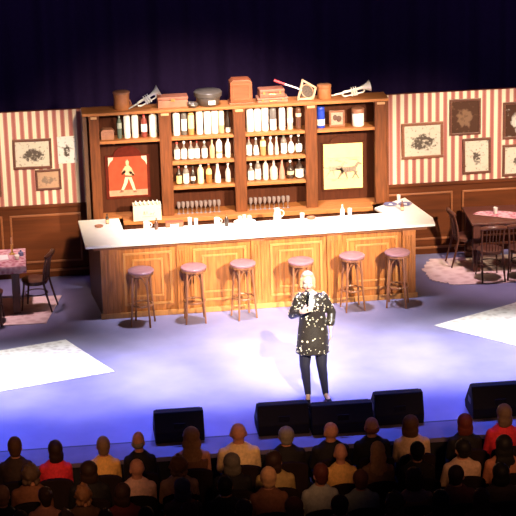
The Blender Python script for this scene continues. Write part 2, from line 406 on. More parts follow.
# ------------------------------------------------------------------ bottles
MC = {}
def bm_(c, rough=.25):
    k = tuple(c)
    if k not in MC: MC[k] = plain('bottle_%d' % len(MC), c, rough, coat=.5, var=.06)
    return MC[k]
WH = (.86, .80, .74); DK = (.04, .025, .02); GR = (.10, .13, .10); YE = (.82, .62, .24); AM = (.38, .13, .03); CL = (.60, .50, .44); RD = (.50, .06, .05); PK = (.60, .24, .18); TN = (.62, .38, .22); PG = (.20, .17, .15); WL = (.86, .81, .76)
def bottle(name, label, cat, group, loc, h, r, style, body, cap=None, band=None, band_z=(.15, .55)):
    if style == 'canister': pr = [(r*.94, 0), (r, .01), (r, h*.9), (r*.86, h*.96), (r*.5, h), ]
    elif style == 'tall': pr = [(r*.95, 0), (r, .012), (r, h*.72), (r*.75, h*.82), (r*.36, h*.88), (r*.36, h*.94)]
    elif style == 'bottle': pr = [(r*.95, 0), (r, .012), (r, h*.56), (r*.8, h*.66), (r*.34, h*.76), (r*.30, h*.92)]
    elif style == 'cone': pr = [(r*.95, 0), (r, .012), (r*.9, h*.35), (r*.4, h*.75), (r*.3, h*.93)]
    elif style == 'squat': pr = [(r*.9, 0), (r, .015), (r*1.02, h*.48), (r*.7, h*.62), (r*.28, h*.7), (r*.28, h*.84)]
    elif style == 'round': pr = [(r*.6, 0), (r*.92, h*.12), (r, h*.28), (r*.9, h*.43), (r*.5, h*.56), (r*.24, h*.64), (r*.22, h*.8)]
    elif style == 'slim': pr = [(r*.7, 0), (r*.75, .01), (r*.75, h*.5), (r*.3, h*.72), (r*.26, h*.93)]
    o = G().lathe(pr, n=16).obj(name, bm_(body), smooth=True, loc=loc)
    tag(o, label, cat, group)
    zc = pr[-1][1]; rc = pr[-1][0]
    if cap is not None:
        if style in ('round', 'squat'): G().ell((0, 0, zc+.025), (.022, .022, .03), n=10).obj('stopper', bm_(cap), o, smooth=True)
        elif style != 'canister': G().lathe([(rc*1.15, zc-.006), (rc*1.15, h), (rc*.8, h+.006)], n=12).obj('cap', bm_(cap), o, smooth=True)
        else: G().lathe([(r*.52, h+.0005), (r*.52, h+.02), (r*.4, h+.026)], n=12).obj('cap', bm_(cap), o, smooth=True)
    if band is not None:
        def rad(z):
            for (ra, za), (rb, zb) in zip(pr, pr[1:]):
                if za <= z <= zb: return ra+(rb-ra)*(z-za)/max(1e-6, zb-za)
            return pr[-1][0]
        zs = [h*(band_z[0]+(band_z[1]-band_z[0])*k/6) for k in range(7)]
        gl = G(); vs = []; fs = []; n = 12; a0 = -PI/2-1.15
        for off in (.0006, .003):
            for z in zs:
                for k in range(n+1):
                    a = a0+2.3*k/n; q = rad(z)+off; vs.append((q*math.cos(a), q*math.sin(a), z))
        w_ = n+1; T = len(zs)*w_
        for j in range(len(zs)-1):
            for k in range(n):
                i0 = j*w_+k; fs.append((i0, i0+1, i0+w_+1, i0+w_)); fs.append((T+i0, T+i0+w_, T+i0+w_+1, T+i0+1))
        for j in range(len(zs)-1):
            for k in (0, n): i0 = j*w_+k; fs.append((i0, i0+w_, T+i0+w_, T+i0))
        for j in (0, len(zs)-1):
            for k in range(n): i0 = j*w_+k; fs.append((i0, T+i0, T+i0+1, i0+1))
        gl.add(vs, fs); gl.obj('paper_label', bm_(band, .7), o, smooth=True)
    return o
ORD = ['first', 'second', 'third', 'fourth', 'fifth', 'sixth', 'seventh', 'eighth', 'ninth', 'tenth']
def shelfrow(xs, z, specs, where, group, y=1.43):
    for i, (x, sp) in enumerate(zip(xs, specs)):
        desc, style, h, r, body, cap, band, bz = sp
        nm = {'canister': 'stoneware_jar'}.get(style, 'bottle')
        bottle(nm, '%s, %s from left, %s' % (desc, ORD[i], where.replace(' of the', ',')), 'jar' if nm == 'stoneware_jar' else 'bottle', group, (x, y, z), h, r, style, body, cap, band, bz)
B0 = (.15, .55)
shelfrow([.429, .541, .661, .795, .93], 2.301, [
    ('dark green bottle with pale shoulder', 'tall', .34, .036, GR, (.3, .32, .28), (.34, .37, .30), (.45, .7)),
    ('tall white jar', 'canister', .35, .05, WH, WH, None, B0), ('tall white rounded jar', 'canister', .35, .05, WH, None, None, B0),
    ('dark red bottle with white label', 'tall', .34, .046, (.22, .04, .03), RD, WH, (.25, .6)), ('broad white jar', 'canister', .34, .06, WH, WH, None, B0)],
    'top shelf of the far left bay', 'jars and bottles on the top shelf of the far left bay')
shelfrow([1.28, 1.395, 1.5, 1.627, 1.747, 1.858, 1.957, 2.055], 2.301, [
    ('broad white jar', 'canister', .35, .055, WH, WH, None, B0), ('dark jar with white label', 'canister', .34, .042, (.12, .11, .10), None, WH, (.2, .72)),
    ('amber jar with cream label', 'canister', .34, .046, (.50, .24, .08), None, (.80, .60, .30), (.28, .97)), ('tall white jar', 'canister', .36, .052, WH, WH, None, B0),
    ('tall white rounded jar', 'canister', .36, .054, WH, None, None, B0), ('tall white jar touching its neighbour', 'canister', .36, .050, WH, WH, None, B0),
    ('tan jar with cream upper half', 'canister', .35, .042, TN, None, (.84, .70, .48), (.35, .97)), ('slim dark bottle with white foot', 'slim', .36, .05, DK, DK, WH, (.03, .22))],
    'top shelf of the left centre bay', 'jars and bottles on the top shelf of the left centre bay')
shelfrow([1.274, 1.38, 1.486, 1.576, 1.688, 1.803, 1.909, 2.045], 1.921, [
    ('white-labelled bottle with red cap', 'bottle', .27, .046, PG, RD, WL, (.07, .60)), ('white-labelled bottle with round white stopper', 'squat', .28, .046, PG, WH, WL, (.07, .60)),
    ('white-labelled bottle with pink cap', 'bottle', .27, .046, PG, PK, WL, (.07, .60)), ('white-labelled bottle with dark red cap', 'bottle', .27, .042, PG, (.3, .04, .03), WL, (.07, .60)),
    ('plain white-labelled bottle', 'bottle', .26, .046, PG, WH, WL, (.07, .60)), ('clear tan bottle', 'bottle', .28, .040, TN, TN, None, B0),
    ('white bottle with tan waist', 'tall', .31, .048, WH, WH, TN, (.22, .34)), ('tall pale bottle with narrow neck', 'bottle', .32, .046, WH, WH, None, B0)],
    'middle shelf of the left centre bay', 'bottles on the middle shelf of the left centre bay')
shelfrow([1.29, 1.396, 1.502, 1.617, 1.744, 1.876, 2.033], 1.536, [
    ('dark bottle with yellow label and red cap', 'bottle', .28, .044, DK, RD, YE, (.08, .5)), ('white-labelled bottle with white cap', 'tall', .28, .046, PG, WH, WL, (.07, .60)),
    ('small dark bottle with white label', 'bottle', .27, .036, DK, DK, WH, (.2, .42)), ('pale yellow bottle', 'tall', .29, .050, (.84, .70, .40), WH, None, B0),
    ('amber bottle with yellow shoulder', 'bottle', .31, .046, AM, WH, YE, (.45, .72)), ('clear bottle leaning to white', 'cone', .30, .052, (.76, .70, .66), WH, None, B0),
    ('clear grey bottle with round stopper', 'squat', .31, .044, CL, WH, None, B0)],
    'lowest shelf of the left centre bay', 'bottles on the lowest shelf of the left centre bay')
shelfrow([2.39, 2.503, 2.616, 2.737, 2.874, 2.995, 3.124], 2.301, [
    ('broad white jar', 'canister', .35, .056, WH, WH, None, B0), ('tall white jar', 'canister', .35, .052, WH, WH, None, B0), ('tall white rounded jar', 'canister', .37, .054, WH, None, None, B0),
    ('grey jar with white lower label', 'canister', .35, .050, (.16, .14, .14), None, WH, (.03, .5)), ('tall white jar with dark cap', 'canister', .34, .050, WH, DK, None, B0),
    ('pinkish glass jar', 'canister', .35, .044, (.66, .46, .38), None, WH, (.3, .5)), ('dark brown jar with pale shoulder band', 'canister', .33, .046, (.12, .05, .03), None, (.70, .56, .42), (.58, .74))],
    'top shelf of the right centre bay', 'jars and bottles on the top shelf of the right centre bay')
shelfrow([2.363, 2.469, 2.576, 2.69, 2.783, 2.891, 3.002, 3.118], 1.921, [
    ('white-labelled bottle with red cap', 'bottle', .29, .044, PG, RD, WL, (.07, .60)), ('white-labelled cone-shaped bottle', 'cone', .27, .044, PG, WH, WL, (.07, .60)),
    ('amber bottle with round yellow shoulder', 'tall', .28, .046, (.46, .24, .10), (.8, .7, .4), (.84, .68, .36), (.5, .8)), ('clear pinkish bottle', 'squat', .28, .042, (.68, .54, .48), WH, None, B0),
    ('slim clear bottle', 'cone', .27, .036, CL, WH, None, B0), ('white-labelled bottle with dark cap', 'tall', .29, .046, PG, GR, WL, (.07, .60)),
    ('round white-labelled decanter', 'round', .31, .052, PG, WH, WL, (.07, .60)), ('round dark decanter with white label', 'round', .32, .054, DK, WH, WH, (.08, .48))],
    'middle shelf of the right centre bay', 'bottles on the middle shelf of the right centre bay')
shelfrow([2.383, 2.49, 2.607, 2.731, 2.856, 2.984, 3.124], 1.536, [
    ('white-labelled bottle with short neck', 'bottle', .26, .050, PG, WH, WL, (.07, .60)), ('tall white-labelled bottle', 'tall', .30, .046, PG, WH, WL, (.07, .60)),
    ('pinkish white bottle', 'tall', .30, .044, (.80, .64, .54), WH, None, B0), ('squat clear decanter', 'squat', .31, .062, (.62, .50, .44), CL, None, B0),
    ('rosy red glass bottle', 'cone', .30, .050, PK, PK, None, B0), ('squat black bottle with tan label', 'squat', .29, .056, DK, WH, (.55, .40, .26), (.22, .42)),
    ('wide dark bottle with big white label', 'squat', .33, .070, DK, WH, WH, (.06, .46))],
    'lowest shelf of the right centre bay', 'bottles on the lowest shelf of the right centre bay')
# stemmed glasses on the ledge
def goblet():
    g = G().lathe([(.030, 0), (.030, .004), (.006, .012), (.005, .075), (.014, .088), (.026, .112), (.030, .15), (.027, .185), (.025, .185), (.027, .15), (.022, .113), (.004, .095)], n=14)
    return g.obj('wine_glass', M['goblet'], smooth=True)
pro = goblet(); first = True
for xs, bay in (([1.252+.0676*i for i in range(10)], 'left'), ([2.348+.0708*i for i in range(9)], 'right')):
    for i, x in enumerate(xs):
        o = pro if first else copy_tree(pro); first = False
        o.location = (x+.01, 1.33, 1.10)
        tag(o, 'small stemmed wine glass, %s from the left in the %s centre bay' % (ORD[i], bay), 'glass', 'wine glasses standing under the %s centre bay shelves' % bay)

# small things in the outer bays
t = thing('trinket_box', (.243, 1.42, 2.301), 'small tan lidded trinket box at the left end of its shelf', 'box')
G().box(-.10, .10, -.07, .07, 0, .115).obj('body', M['leatherlt'], t, bevel=.01); G().prism([(-.11, .118), (.11, .118), (.07, .155), (-.06, .16)], -.078, .078, 'y').obj('lid', M['leatherlt'], t, bevel=.008)
t = thing('storage_tin', (3.465, 1.43, 2.301), 'cobalt blue tin with white label on the right bay shelf', 'tin')
G().lathe([(.058, 0), (.06, .005), (.06, .27), (.055, .275)], n=20).obj('body', M['blue'], t, smooth=True); G().lathe([(.061, .04), (.0625, .041), (.0625, .13), (.061, .131)], n=20).obj('paper_label', M['white'], t, smooth=True); G().lathe([(.05, .276), (.056, .28), (.056, .31), (.05, .318)], n=20).obj('lid', M['blue'], t, smooth=True)
t = thing('framed_photograph', (3.71, 1.43, 2.301), 'small brown framed photograph between blue tin and white jar', 'photo frame')
g = G(); g.box(-.12, .12, -.02, .02, 0, .03).box(-.12, .12, -.02, .02, .22, .25).box(-.12, -.09, -.02, .02, .03, .22).box(.09, .12, -.02, .02, .03, .22); g.obj('frame', M['framelt'], t, bevel=.004)
G().box(-.09, .09, -.005, .01, .03, .22).obj('picture', M['inksoft'], t)
g = G(); g.ell((-.03, -.007, .14), (.035, .006, .045)).ell((.03, -.007, .12), (.04, .006, .05)); g.obj('figures', M['painting'], t)
t = thing('storage_jar', (4.03, 1.43, 2.301), 'squat white jar with pale lid on the right bay shelf', 'jar')
G().lathe([(.085, 0), (.092, .008), (.092, .19), (.085, .2)], n=24).obj('body', M['white'], t, smooth=True); G().lathe([(.096, .202), (.098, .206), (.098, .26), (.09, .27)], n=24).obj('lid', M['leatherlt'], t, smooth=True)

# cream crate with capped bottles on the ledge
t = thing('bottle_crate', (.77, 1.16, 1.10), 'cream painted wooden crate of white-capped bottles beneath the boxer poster', 'crate')
for nm, a in (('front_board', (-.21, .21, -.10, -.085, 0, .24)), ('back_board', (-.21, .21, .085, .10, 0, .24)), ('side_board', (-.21, -.195, -.084, .084, 0, .24)), ('side_board', (.195, .21, -.084, .084, 0, .24)), ('base_board', (-.194, .194, -.084, .084, 0, .015))):
    G().box(*a).obj(nm, M['cream'], t)
g = G()
for q in ([(-.06, .09), (-.03, .10), (-.035, .15), (-.06, .145)], [(-.02, .09), (-.005, .14), (.01, .09), (.015, .095), (-.005, .155), (-.028, .095)], [(.03, .09), (.07, .1), (.075, .115), (.04, .11)], [(.08, .09), (.1, .13), (.11, .13), (.09, .085)], [(-.08, .06), (.12, .065), (.12, .072), (-.08, .067)]):
    g.prism(q, -.1025, -.1005, 'y')
g.obj('faded_stencil', M['inksoft'], t)
k = 0
for j, yy in enumerate((-.045, .045)):
    for i in range(6):
        bottle('bottle', 'white-capped bottle in the cream crate, %s from the left in the %s row' % (ORD[i], 'front' if j == 0 else 'back'), 'bottle', 'capped bottles in the cream crate', (.77-.16+.064*i, 1.16+yy, 1.1155), .255, .026, 'bottle', (.16, .08, .05), WH)

# ------------------------------------------------------------------ things on top of the back bar
TZ = 2.743
t = thing('round_tub', (.48, 1.45, TZ), 'tan cylindrical tub with ragged rim, leftmost on the top board', 'tub')
G().lathe([(.115, 0), (.12, .01), (.115, .14), (.122, .235)], n=24).obj('body', M['hatbox'], t, smooth=True); G().lathe([(.123, .236), (.13, .24), (.128, .262), (.11, .268)], n=24).obj('lid', M['leatherlt'], t, smooth=True)
G().tube([(.1*math.cos(a), .1*math.sin(a)-.02, .12) for a in (0,)]+[(.121, -.02, .13), (.14, -.02, .08), (.12, -.02, .03)], .008).obj('strap', M['leather'], t)
def trumpet(name, label, loc, rot, mt, L=.44):
    t = thing(name, loc, label, 'trumpet', rot=rot)
    # bell to +x, mouthpiece -x
    pts = []; rr = []
    for k in range(15):
        u = k/14; pts.append((L*(-.1+.6*u), 0, .045)); rr.append(.014+.075*max(0, (u-.25)/.75)**2.2)
    G().tube(pts, rr, 16).obj('bell', mt, t, smooth=True)
    g = G(); g.tube([(-.62*L, 0, .03), (.25*L, 0, .03)]+arc((.25*L, 0, .0), .03, PI/2, -PI/2, 6, 'xz')+[(-.1*L, 0, -.03)], .012, 8)
    g.tube([(-.1*L, 0, .045), (-.3*L, 0, .045)]+arc((-.3*L, 0, .0075), .0375, PI/2, 3*PI/2, 6, 'xz')+[(0, 0, -.03)], .012, 8)
    g.obj('tubing', mt, t, smooth=True)
    for k in range(3):
        G().lathe([(.013, -.05), (.015, -.048), (.015, .06), (.007, .065), (.007, .085), (.012, .087)], (-.08*L+.034*k, -.014, 0), 12).obj('valve', mt, t, smooth=True)
    G().lathe([(.006, 0), (.008, .03), (.014, .05)], n=12).obj('mouthpiece', mt, t, smooth=True, loc=(-.60*L, 0, .03), rot=(0, -PI/2, 0))
    return t
trumpet('trumpet', 'tarnished silver trumpet propped bell-up against the leather box', (.865, 1.36, TZ+.135), (0, -.48, .04), M['silver'], .43)
t = thing('leather_box', (1.235, 1.45, TZ), 'flat pinkish-brown leather box beside the tarnished trumpet', 'box')
G().box(-.225, .225, -.12, .12, 0, .115).obj('body', M['leatherlt'], t, bevel=.01); G().box(-.23, .23, -.125, .125, .117, .165).obj('lid', M['leather'], t, bevel=.01)
G().box(-.03, .03, -.135, -.126, .10, .14).obj('clasp', M['brass'], t)
t = thing('round_hatbox', (1.77, 1.45, TZ), 'round grey lidded hatbox with a wider rim on the top board', 'hatbox')
G().lathe([(.15, 0), (.165, .012), (.185, .13)], n=28).obj('body', M['greytin'], t, smooth=True); G().lathe([(.2, .131), (.21, .138), (.212, .195), (.195, .212), (.05, .222)], n=28).obj('lid', M['greytin'], t, smooth=True)
G().box(-.01, .09, -.195, -.178, .035, .095).obj('painted_highlight', M['white'], t)  # white patch painted on as the hatbox's bright reflection
t = thing('crumpled_scarf', (1.53, 1.30, TZ), 'small crumpled grey cloth beside the round grey hatbox', 'cloth')
g = G(); random.seed(5)
for k in range(9): g.ell((random.uniform(-.05, .05), random.uniform(-.03, .03), .03+random.uniform(0, .03)), (.045, .035, .03), (random.random(), random.random(), random.random()), 10)
me = blob(g, .008, 2); me.materials.clear(); me.materials.append(M['greytin']); c = link('folds', me, t)
t = thing('wooden_mantel_box', (2.26, 1.45, TZ), 'tall cherry wood box with chamfered top above the centre pillar', 'box')
G().prism([(-.165, .03), (.165, .03), (.165, .33), (.12, .37), (-.12, .37), (-.165, .33)], -.13, .13, 'y').obj('body', M['clockwood'], t, bevel=.008)
G().box(-.185, .185, -.15, .15, 0, .028).obj('base', M['clockwood'], t, bevel=.006)
g = G(); g.box(-.125, .125, -.142, -.131, .07, .085).box(-.125, .125, -.142, -.131, .30, .315).box(-.125, -.11, -.142, -.131, .085, .30).box(.11, .125, -.142, -.131, .085, .30); g.obj('door_moulding', M['mould'], t)
def suitcase(label, x, z, w, h, d, mt, dx=0, rz=0):
    t = thing('suitcase', (x, 1.45, z), label, 'suitcase', 'suitcases stacked on the back bar', rz)
    G().box(-w/2, w/2, -d/2, d/2, 0, h*.58).obj('body', mt, t, bevel=.012); G().box(-w/2, w/2, -d/2, d/2, h*.58+.003, h).obj('lid', mt, t, bevel=.012)
    G().tube([(-.05, -d/2, h*.5), (-.045, -d/2-.025, h*.48), (.045, -d/2-.025, h*.48), (.05, -d/2, h*.5)], .007).obj('handle', M['brass'], t)
    for s in (-1, 1): G().box(s*w*.32-.015, s*w*.32+.015, -d/2-.006, -d/2-.001, h*.42, h*.75).obj('latch', M['brass'], t)
    return t
suitcase('wide tan suitcase, lower of the two beside the mantel box', 2.73, TZ, .47, .075, .26, M['leatherlt'])
suitcase('brown leather suitcase, upper of the two beside the mantel box', 2.72, TZ+.077, .38, .125, .23, M['leather'], rz=.04)
t = thing('tennis_racket', (3.23, 1.40, TZ+.019), 'old tennis racket clamped in a wooden press with red grip', 'racket')
t.rotation_euler = (-.12, 0, 0)
g = G(); q = [(-.11, .0), (.115, .0), (.16, .16), (-.03, .28)]
def qbar(g, a, b, w, y0, y1):
    a = V((a[0], a[1])); b = V((b[0], b[1])); d = (b-a).normalized(); n = V((-d.y, d.x))*w/2; a = a-d*w/2; b = b+d*w/2
    g.prism([tuple(a+n), tuple(b+n), tuple(b-n), tuple(a-n)], y0, y1, 'y')
for yy in (-.03, .012):
    for i in range(4): qbar(g, q[i], q[(i+1) % 4], .028, yy, yy+.016)
g.obj('press', M['ash'], t)
cc = V((.035, .11)); g = G()
ring = [(cc.x+.085*math.cos(a)*1.05-.02*math.sin(a), 0, cc.y+.10*math.sin(a)) for a in [2*PI*k/24 for k in range(24)]]
g.tube(ring, .008, 8, True); g.obj('hoop', M['ash'], t, smooth=True)
g = G()
for k in range(-6, 7):
    w = math.sqrt(max(0, 1-(k/7)**2)); g.tube([(cc.x+.012*k, 0, cc.y-.095*w), (cc.x+.012*k, 0, cc.y+.095*w)], .0016, 4); g.tube([(cc.x-.085*w, 0, cc.y+.0135*k), (cc.x+.085*w, 0, cc.y+.0135*k)], .0016, 4)
g.obj('strings', M['strings'], t)
G().box(-.055, .115, -.004, .004, .03, .20).obj('string_bed', M['strings'], t)
G().tube([(-.05, 0, .13), (-.13, 0, .17), (-.30, 0, .235)], [.012, .012, .013], 10).obj('shaft', M['white'], t, smooth=True)
G().tube([(-.301, 0, .235), (-.46, 0, .30)], [.018, .019], 10).obj('grip', M['redgrip'], t, smooth=True)
t = thing('round_canister', (3.525, 1.45, TZ), 'small tan cylindrical canister between racket and pale trumpet', 'canister')
G().lathe([(.10, 0), (.105, .008), (.105, .16), (.10, .165)], n=24).obj('body', M['hatbox'], t, smooth=True); G().lathe([(.107, .166), (.109, .17), (.109, .205), (.10, .212)], n=24).obj('lid', M['hatbox'], t, smooth=True)
trumpet('trumpet', 'pale polished trumpet lying at the right end of the top board', (3.98, 1.42, TZ+.076), (0, -.17, .06), M['whitemetal'], .50)

# ------------------------------------------------------------------ things on the counter
CZ = 1.1500
bottle('bottle', 'small dark bottle on the left wing of the counter', 'bottle', None, (.16, .86, CZ), .15, .027, 'bottle', DK, DK, TN, (.1, .45))
t = G().lathe([(.05, 0), (.06, .004), (.066, .022), (.058, .022), (.045, .008)], n=20).obj('ashtray', M['leatherlt'], smooth=True, loc=(.03, .72, CZ)); tag(t, 'shallow tan ashtray on the left wing of the counter', 'ashtray')
def mug(label, x, y, r, h, m):
    t = thing('mug', (x, y, CZ), label, 'mug')
    G().lathe([(r*.9, 0), (r, .006), (r, h), (r*.9, h), (r*.88, .012)], n=18).obj('body', m, t, smooth=True)
    G().tube(arc((r, 0, h*.5), h*.3, -PI/2, PI/2, 8, 'xz'), .007).obj('handle', m, t, smooth=True)
def tumbler(label, x, y, r, h, grp=None):
    o = G().lathe([(r*.8, 0), (r*.85, .008), (r, h), (r*.93, h), (r*.78, .014)], n=16).obj('tumbler', M['clear'], smooth=True, loc=(x, y, CZ)); tag(o, label, 'glass', grp)
mug('white mug on the counter beside the small dark brown bottle', .72, .50, .05, .10, M['white'])
bottle('bottle', 'small dark brown bottle on the counter right of the white mug', 'bottle', None, (.86, .42, CZ), .17, .028, 'bottle', (.09, .035, .02), DK)
t = thing('cigar_box', (1.13, .53, CZ), 'brown cigar box with white paper label on the counter', 'box')
G().box(-.13, .13, -.06, .06, 0, .06).obj('body', M['leather'], t, bevel=.004); G().box(-.132, .132, -.062, .062, .061, .075).obj('lid', M['leather'], t); G().box(-.06, .06, -.0635, -.0605, .012, .05).obj('paper_label', M['white'], t)
tumbler('clear tumbler right of the cigar box, left of a close pair', 1.36, .52, .035, .12, 'tumblers on the counter'); tumbler('clear tumbler right of the cigar box, right of a close pair', 1.45, .52, .033, .10, 'tumblers on the counter')
mug('white mug on the counter beside the dark beer bottle', 1.76, .50, .045, .10, M['white'])
bottle('bottle', 'dark beer bottle on the counter left of the serving tray', 'bottle', None, (1.89, .38, CZ), .19, .03, 'bottle', DK, AM)
t = thing('serving_tray', (2.17, .50, CZ), 'white serving tray holding glasses near the middle of the counter', 'tray')
G().lathe([(.15, 0), (.16, .004), (.165, .02), (.155, .02), (.148, .008)], n=24).obj('dish', M['white'], t, smooth=True)
def trayglass(label, x, y): 
    o = G().lathe([(.026, 0), (.028, .006), (.032, .10), (.029, .10), (.025, .012)], n=14).obj('tumbler', M['clear'], smooth=True, loc=(x, y, CZ+.0085)); tag(o, label, 'glass', 'glasses on the white tray')
trayglass('clear glass on the white tray, leftmost of three', 2.10, .49); trayglass('clear glass on the white tray, middle of three', 2.17, .54); trayglass('clear glass on the white tray, rightmost of three', 2.24, .49)
t = thing('water_jug', (2.66, .54, CZ), 'clear glass water jug on the counter left of the performer', 'jug')
G().lathe([(.05, 0), (.06, .01), (.066, .07), (.045, .14), (.05, .18), (.044, .18), (.04, .14), (.058, .07), (.05, .015)], n=20).obj('body', M['clear'], t, smooth=True); G().tube(arc((.052, 0, .10), .05, -PI/2, PI/2, 8, 'xz'), .008).obj('handle', M['clear'], t, smooth=True)
t = G().lathe([(.05, 0), (.055, .004), (.07, .03), (.063, .03), (.045, .008)], n=20).obj('dish', M['leatherlt'], smooth=True, loc=(3.16, .50, CZ)); tag(t, 'small tan dish on the counter above the performer', 'dish')
tumbler('short clear tumbler beside the small tan dish', 3.03, .52, .036, .09, 'tumblers on the counter')
bottle('bottle', 'small clear bottle on the counter beside a tumbler, right of the performer', 'bottle', None, (3.64, .56, CZ), .17, .034, 'bottle', (.74, .68, .62), WH)
tumbler('clear tumbler beside the small clear bottle', 3.75, .56, .036, .11, 'tumblers on the counter')
for x, y, s in ((4.44, .98, 'left'), (4.66, .95, 'right')):
    t = thing('dinner_plate', (x, y, CZ), 'round blue-grey plate on the right wing, %s of the two' % s, 'plate', 'plates on the right wing')
    G().lathe([(.06, 0), (.065, .003), (.105, .016), (.102, .02), (.06, .008)], n=28).obj('dish', M['plateblue'], t, smooth=True); G().lathe([(.03, .0085), (.034, .011), (.02, .02)], n=14).obj('napkin_ring', M['paperwhite'], t, smooth=True)
tumbler('clear tumbler standing behind the two blue-grey plates', 4.60, 1.16, .03, .10, 'tumblers on the counter')
bottle('bottle', 'small dark bottle in front of the two blue-grey plates', 'bottle', None, (4.56, .66, CZ), .15, .027, 'bottle', (.16, .06, .04), DK, TN, (.1, .4))

# ------------------------------------------------------------------ bar stools
def make_stool():
    t = thing('bar_stool', (0, 0, 0), 'x', 'stool', 'bentwood bar stools along the bar')
    G().lathe([(.165, .745), (.185, .752), (.188, .772), (.175, .782), (.05, .776)], n=32).obj('seat', M['stoolseat'], t, smooth=True)
    G().lathe([(.16, .715), (.178, .717), (.178, .744), (.16, .7445)], n=32).obj('seat_rim', M['stoolwood'], t, smooth=True)
    for k in range(4):
        a = PI/4+k*PI/2; c, s = math.cos(a), math.sin(a)
        G().tube([(.145*c, .145*s, .716), (.15*c, .15*s, .62), (.165*c, .165*s, .35), (.20*c, .20*s, .0)], [.017, .017, .016, .013], 10).obj('leg', M['stoolwood'], t, smooth=True)
    G().tube(arc((0, 0, .29), .150, 0, 2*PI*23/24, 23), .014, 8, True).obj('foot_ring', M['stoolwood'], t, smooth=True)
    for k in range(4):
        a0 = PI/4+k*PI/2; a1 = a0+PI/2; p0 = V((.15*math.cos(a0), .15*math.sin(a0), .50)); p1 = V((.15*math.cos(a1), .15*math.sin(a1), .50)); pts = []
        for i in range(11):
            u = i/10; w = p0.lerp(p1, u); w.z = .50+.19*math.sin(PI*u)**.6; pts.append(w)
        G().tube(pts, .009, 8).obj('brace', M['stoolwood'], t, smooth=True)
    return t
st = make_stool()
xs = [(.56, -.33), (1.315, -.33), (2.03, -.29), (2.865, -.34), (3.63, -.24), (4.30, -.21)]
lab = ['leftmost of the six at the bar', 'second from the left at the bar', 'third from the left at the bar', 'standing behind the performer', 'second from the right at the bar', 'rightmost of the six at the bar']
for i, (x, y) in enumerate(xs):
    o = st if i == 0 else copy_tree(st); o.location = (x, y-.12, 0); o.scale = (1, 1, 1.065); o.rotation_euler.z = .15*((i*7) % 5-2)
    o['label'] = 'round-seated bentwood bar stool, ' + lab[i]

# ------------------------------------------------------------------ rugs, tables, chairs
def rug(name, poly, label, m, h=.012):
    o = G().prism(poly, .0008, h).obj(name, m, bevel=.003); tag(o, label, 'rug'); return o
def rag(poly, amp, n=14):
    out = []
    for i in range(len(poly)):
        a = V(poly[i]); b = V(poly[(i+1) % len(poly)])
        for k in range(n): out.append(tuple(a.lerp(b, k/n)+V((random.uniform(-amp, amp), random.uniform(-amp, amp)))))
    return out
random.seed(11)
rug('rug', [(-3.9, -.1), (-.83, -.16), (-.57, 1.06), (-3.9, 1.2)], 'faded rose rug under the left cafe table', M['rugpink'])
rug('rug', rag([(5.02, .68), (5.35, .40), (8.6, .30), (8.6, 1.72), (5.2, 1.72), (4.98, 1.25)], .025), 'ragged rose rug under the right cafe table', M['rugpink'])
rug('rug', [(-.57, -.92), (.05, -2.32), (-2.6, -3.12), (-3.2, -1.72)], 'large cream rug lying askew at the left front', M['rugwhite'])
rug('rug', [(4.65, -1.31), (5.62, -2.36), (8.0, -1.0), (7.0, -.02)], 'large cream rug lying askew at the right front', M['rugwhite'])
RZ = .0125
TR = RZ+.785
def table(name, loc, w, d, label, h=.735, rz=0, inset=.145):
    t = thing(name, loc, label, 'table', None, rz)
    G().box(0, w, 0, d, h-.035, h).obj('tabletop', M['tablewood'], t, bevel=.006)
    g = G(); g.box(.05, w-.05, .055, .075, h-.13, h-.036).box(.05, w-.05, d-.075, d-.055, h-.13, h-.036).box(.055, .075, .075, d-.075, h-.13, h-.036).box(w-.075, w-.055, .075, d-.075, h-.13, h-.036); g.obj('apron', M['tablewood'], t)
    for x in (.035, w-inset):
        for y in (.04, d-.15): G().box(x, x+.11, y, y+.11, 0, h-.036).obj('leg', M['tablewood'], t, bevel=.008)
    return t
table('cafe_table', (-2.33, .28, RZ), 1.24, .86, 'dark wooden cafe table with rose cloth at the far left', inset=.205)
table('cafe_table', (5.68, .92, RZ), 1.35, .92, 'dark wooden cafe table with rose cloth at the far right', .785, -.05)
def drape(name, label, x0, x1, y0, y1, z, hang, m):
    g = G(); vs = []; fs = []
    def axis(w, n):
        h = [hang*k/5 for k in range(1, 6)]
        return [-q for q in h[::-1]]+[-.004]+[w*k/n for k in range(n+1)]+[w+.004]+[w+q for q in h]
    U = axis(x1-x0, 22); W_ = axis(y1-y0, 16); nx, ny = len(U)-1, len(W_)-1
    for v in W_:
        for u in U:
            ox = max(0, -u, u-(x1-x0)); oy = max(0, -v, v-(y1-y0)); dz = max(ox, oy)
            wv = .010*math.sin((u+v)*26)*(1 if dz > .004 else .2); out = .007+(abs(wv) if dz > .004 else 0)
            x = x0+min(max(u, 0), x1-x0); y = y0+min(max(v, 0), y1-y0)
            if ox > 0: x += -out if u < 0 else out
            if oy > 0: y += -out if v < 0 else out
            vs.append((x, y, z+.006+abs(wv)*.4*(dz == 0)-(dz*.95 if dz > .004 else 0)))
    for j in range(ny):
        for i in range(nx): a = j*(nx+1)+i; fs.append((a, a+1, a+nx+2, a+nx+1))
    g.add(vs, fs); o = g.obj(name, m, smooth=True); s = o.modifiers.new('t', 'SOLIDIFY'); s.thickness = .004; s.offset = 1
    tag(o, label, 'tablecloth'); return o
TT = RZ+.735
drape('tablecloth', 'rose patterned cloth draped over the left cafe table', -2.33, -1.09, .28, 1.14, TT, .11, M['cloth'])
g = G(); vs = []
g.prism([(5.80, 1.40), (5.92, 1.53), (6.22, 1.50), (6.95, 1.14), (6.96, .92), (6.7, .88), (6.3, 1.08)], TR+.001, TR+.006); o = g.obj('table_runner', M['cloth']); tag(o, 'rose patterned cloth strip lying across the right cafe table', 'tablecloth')
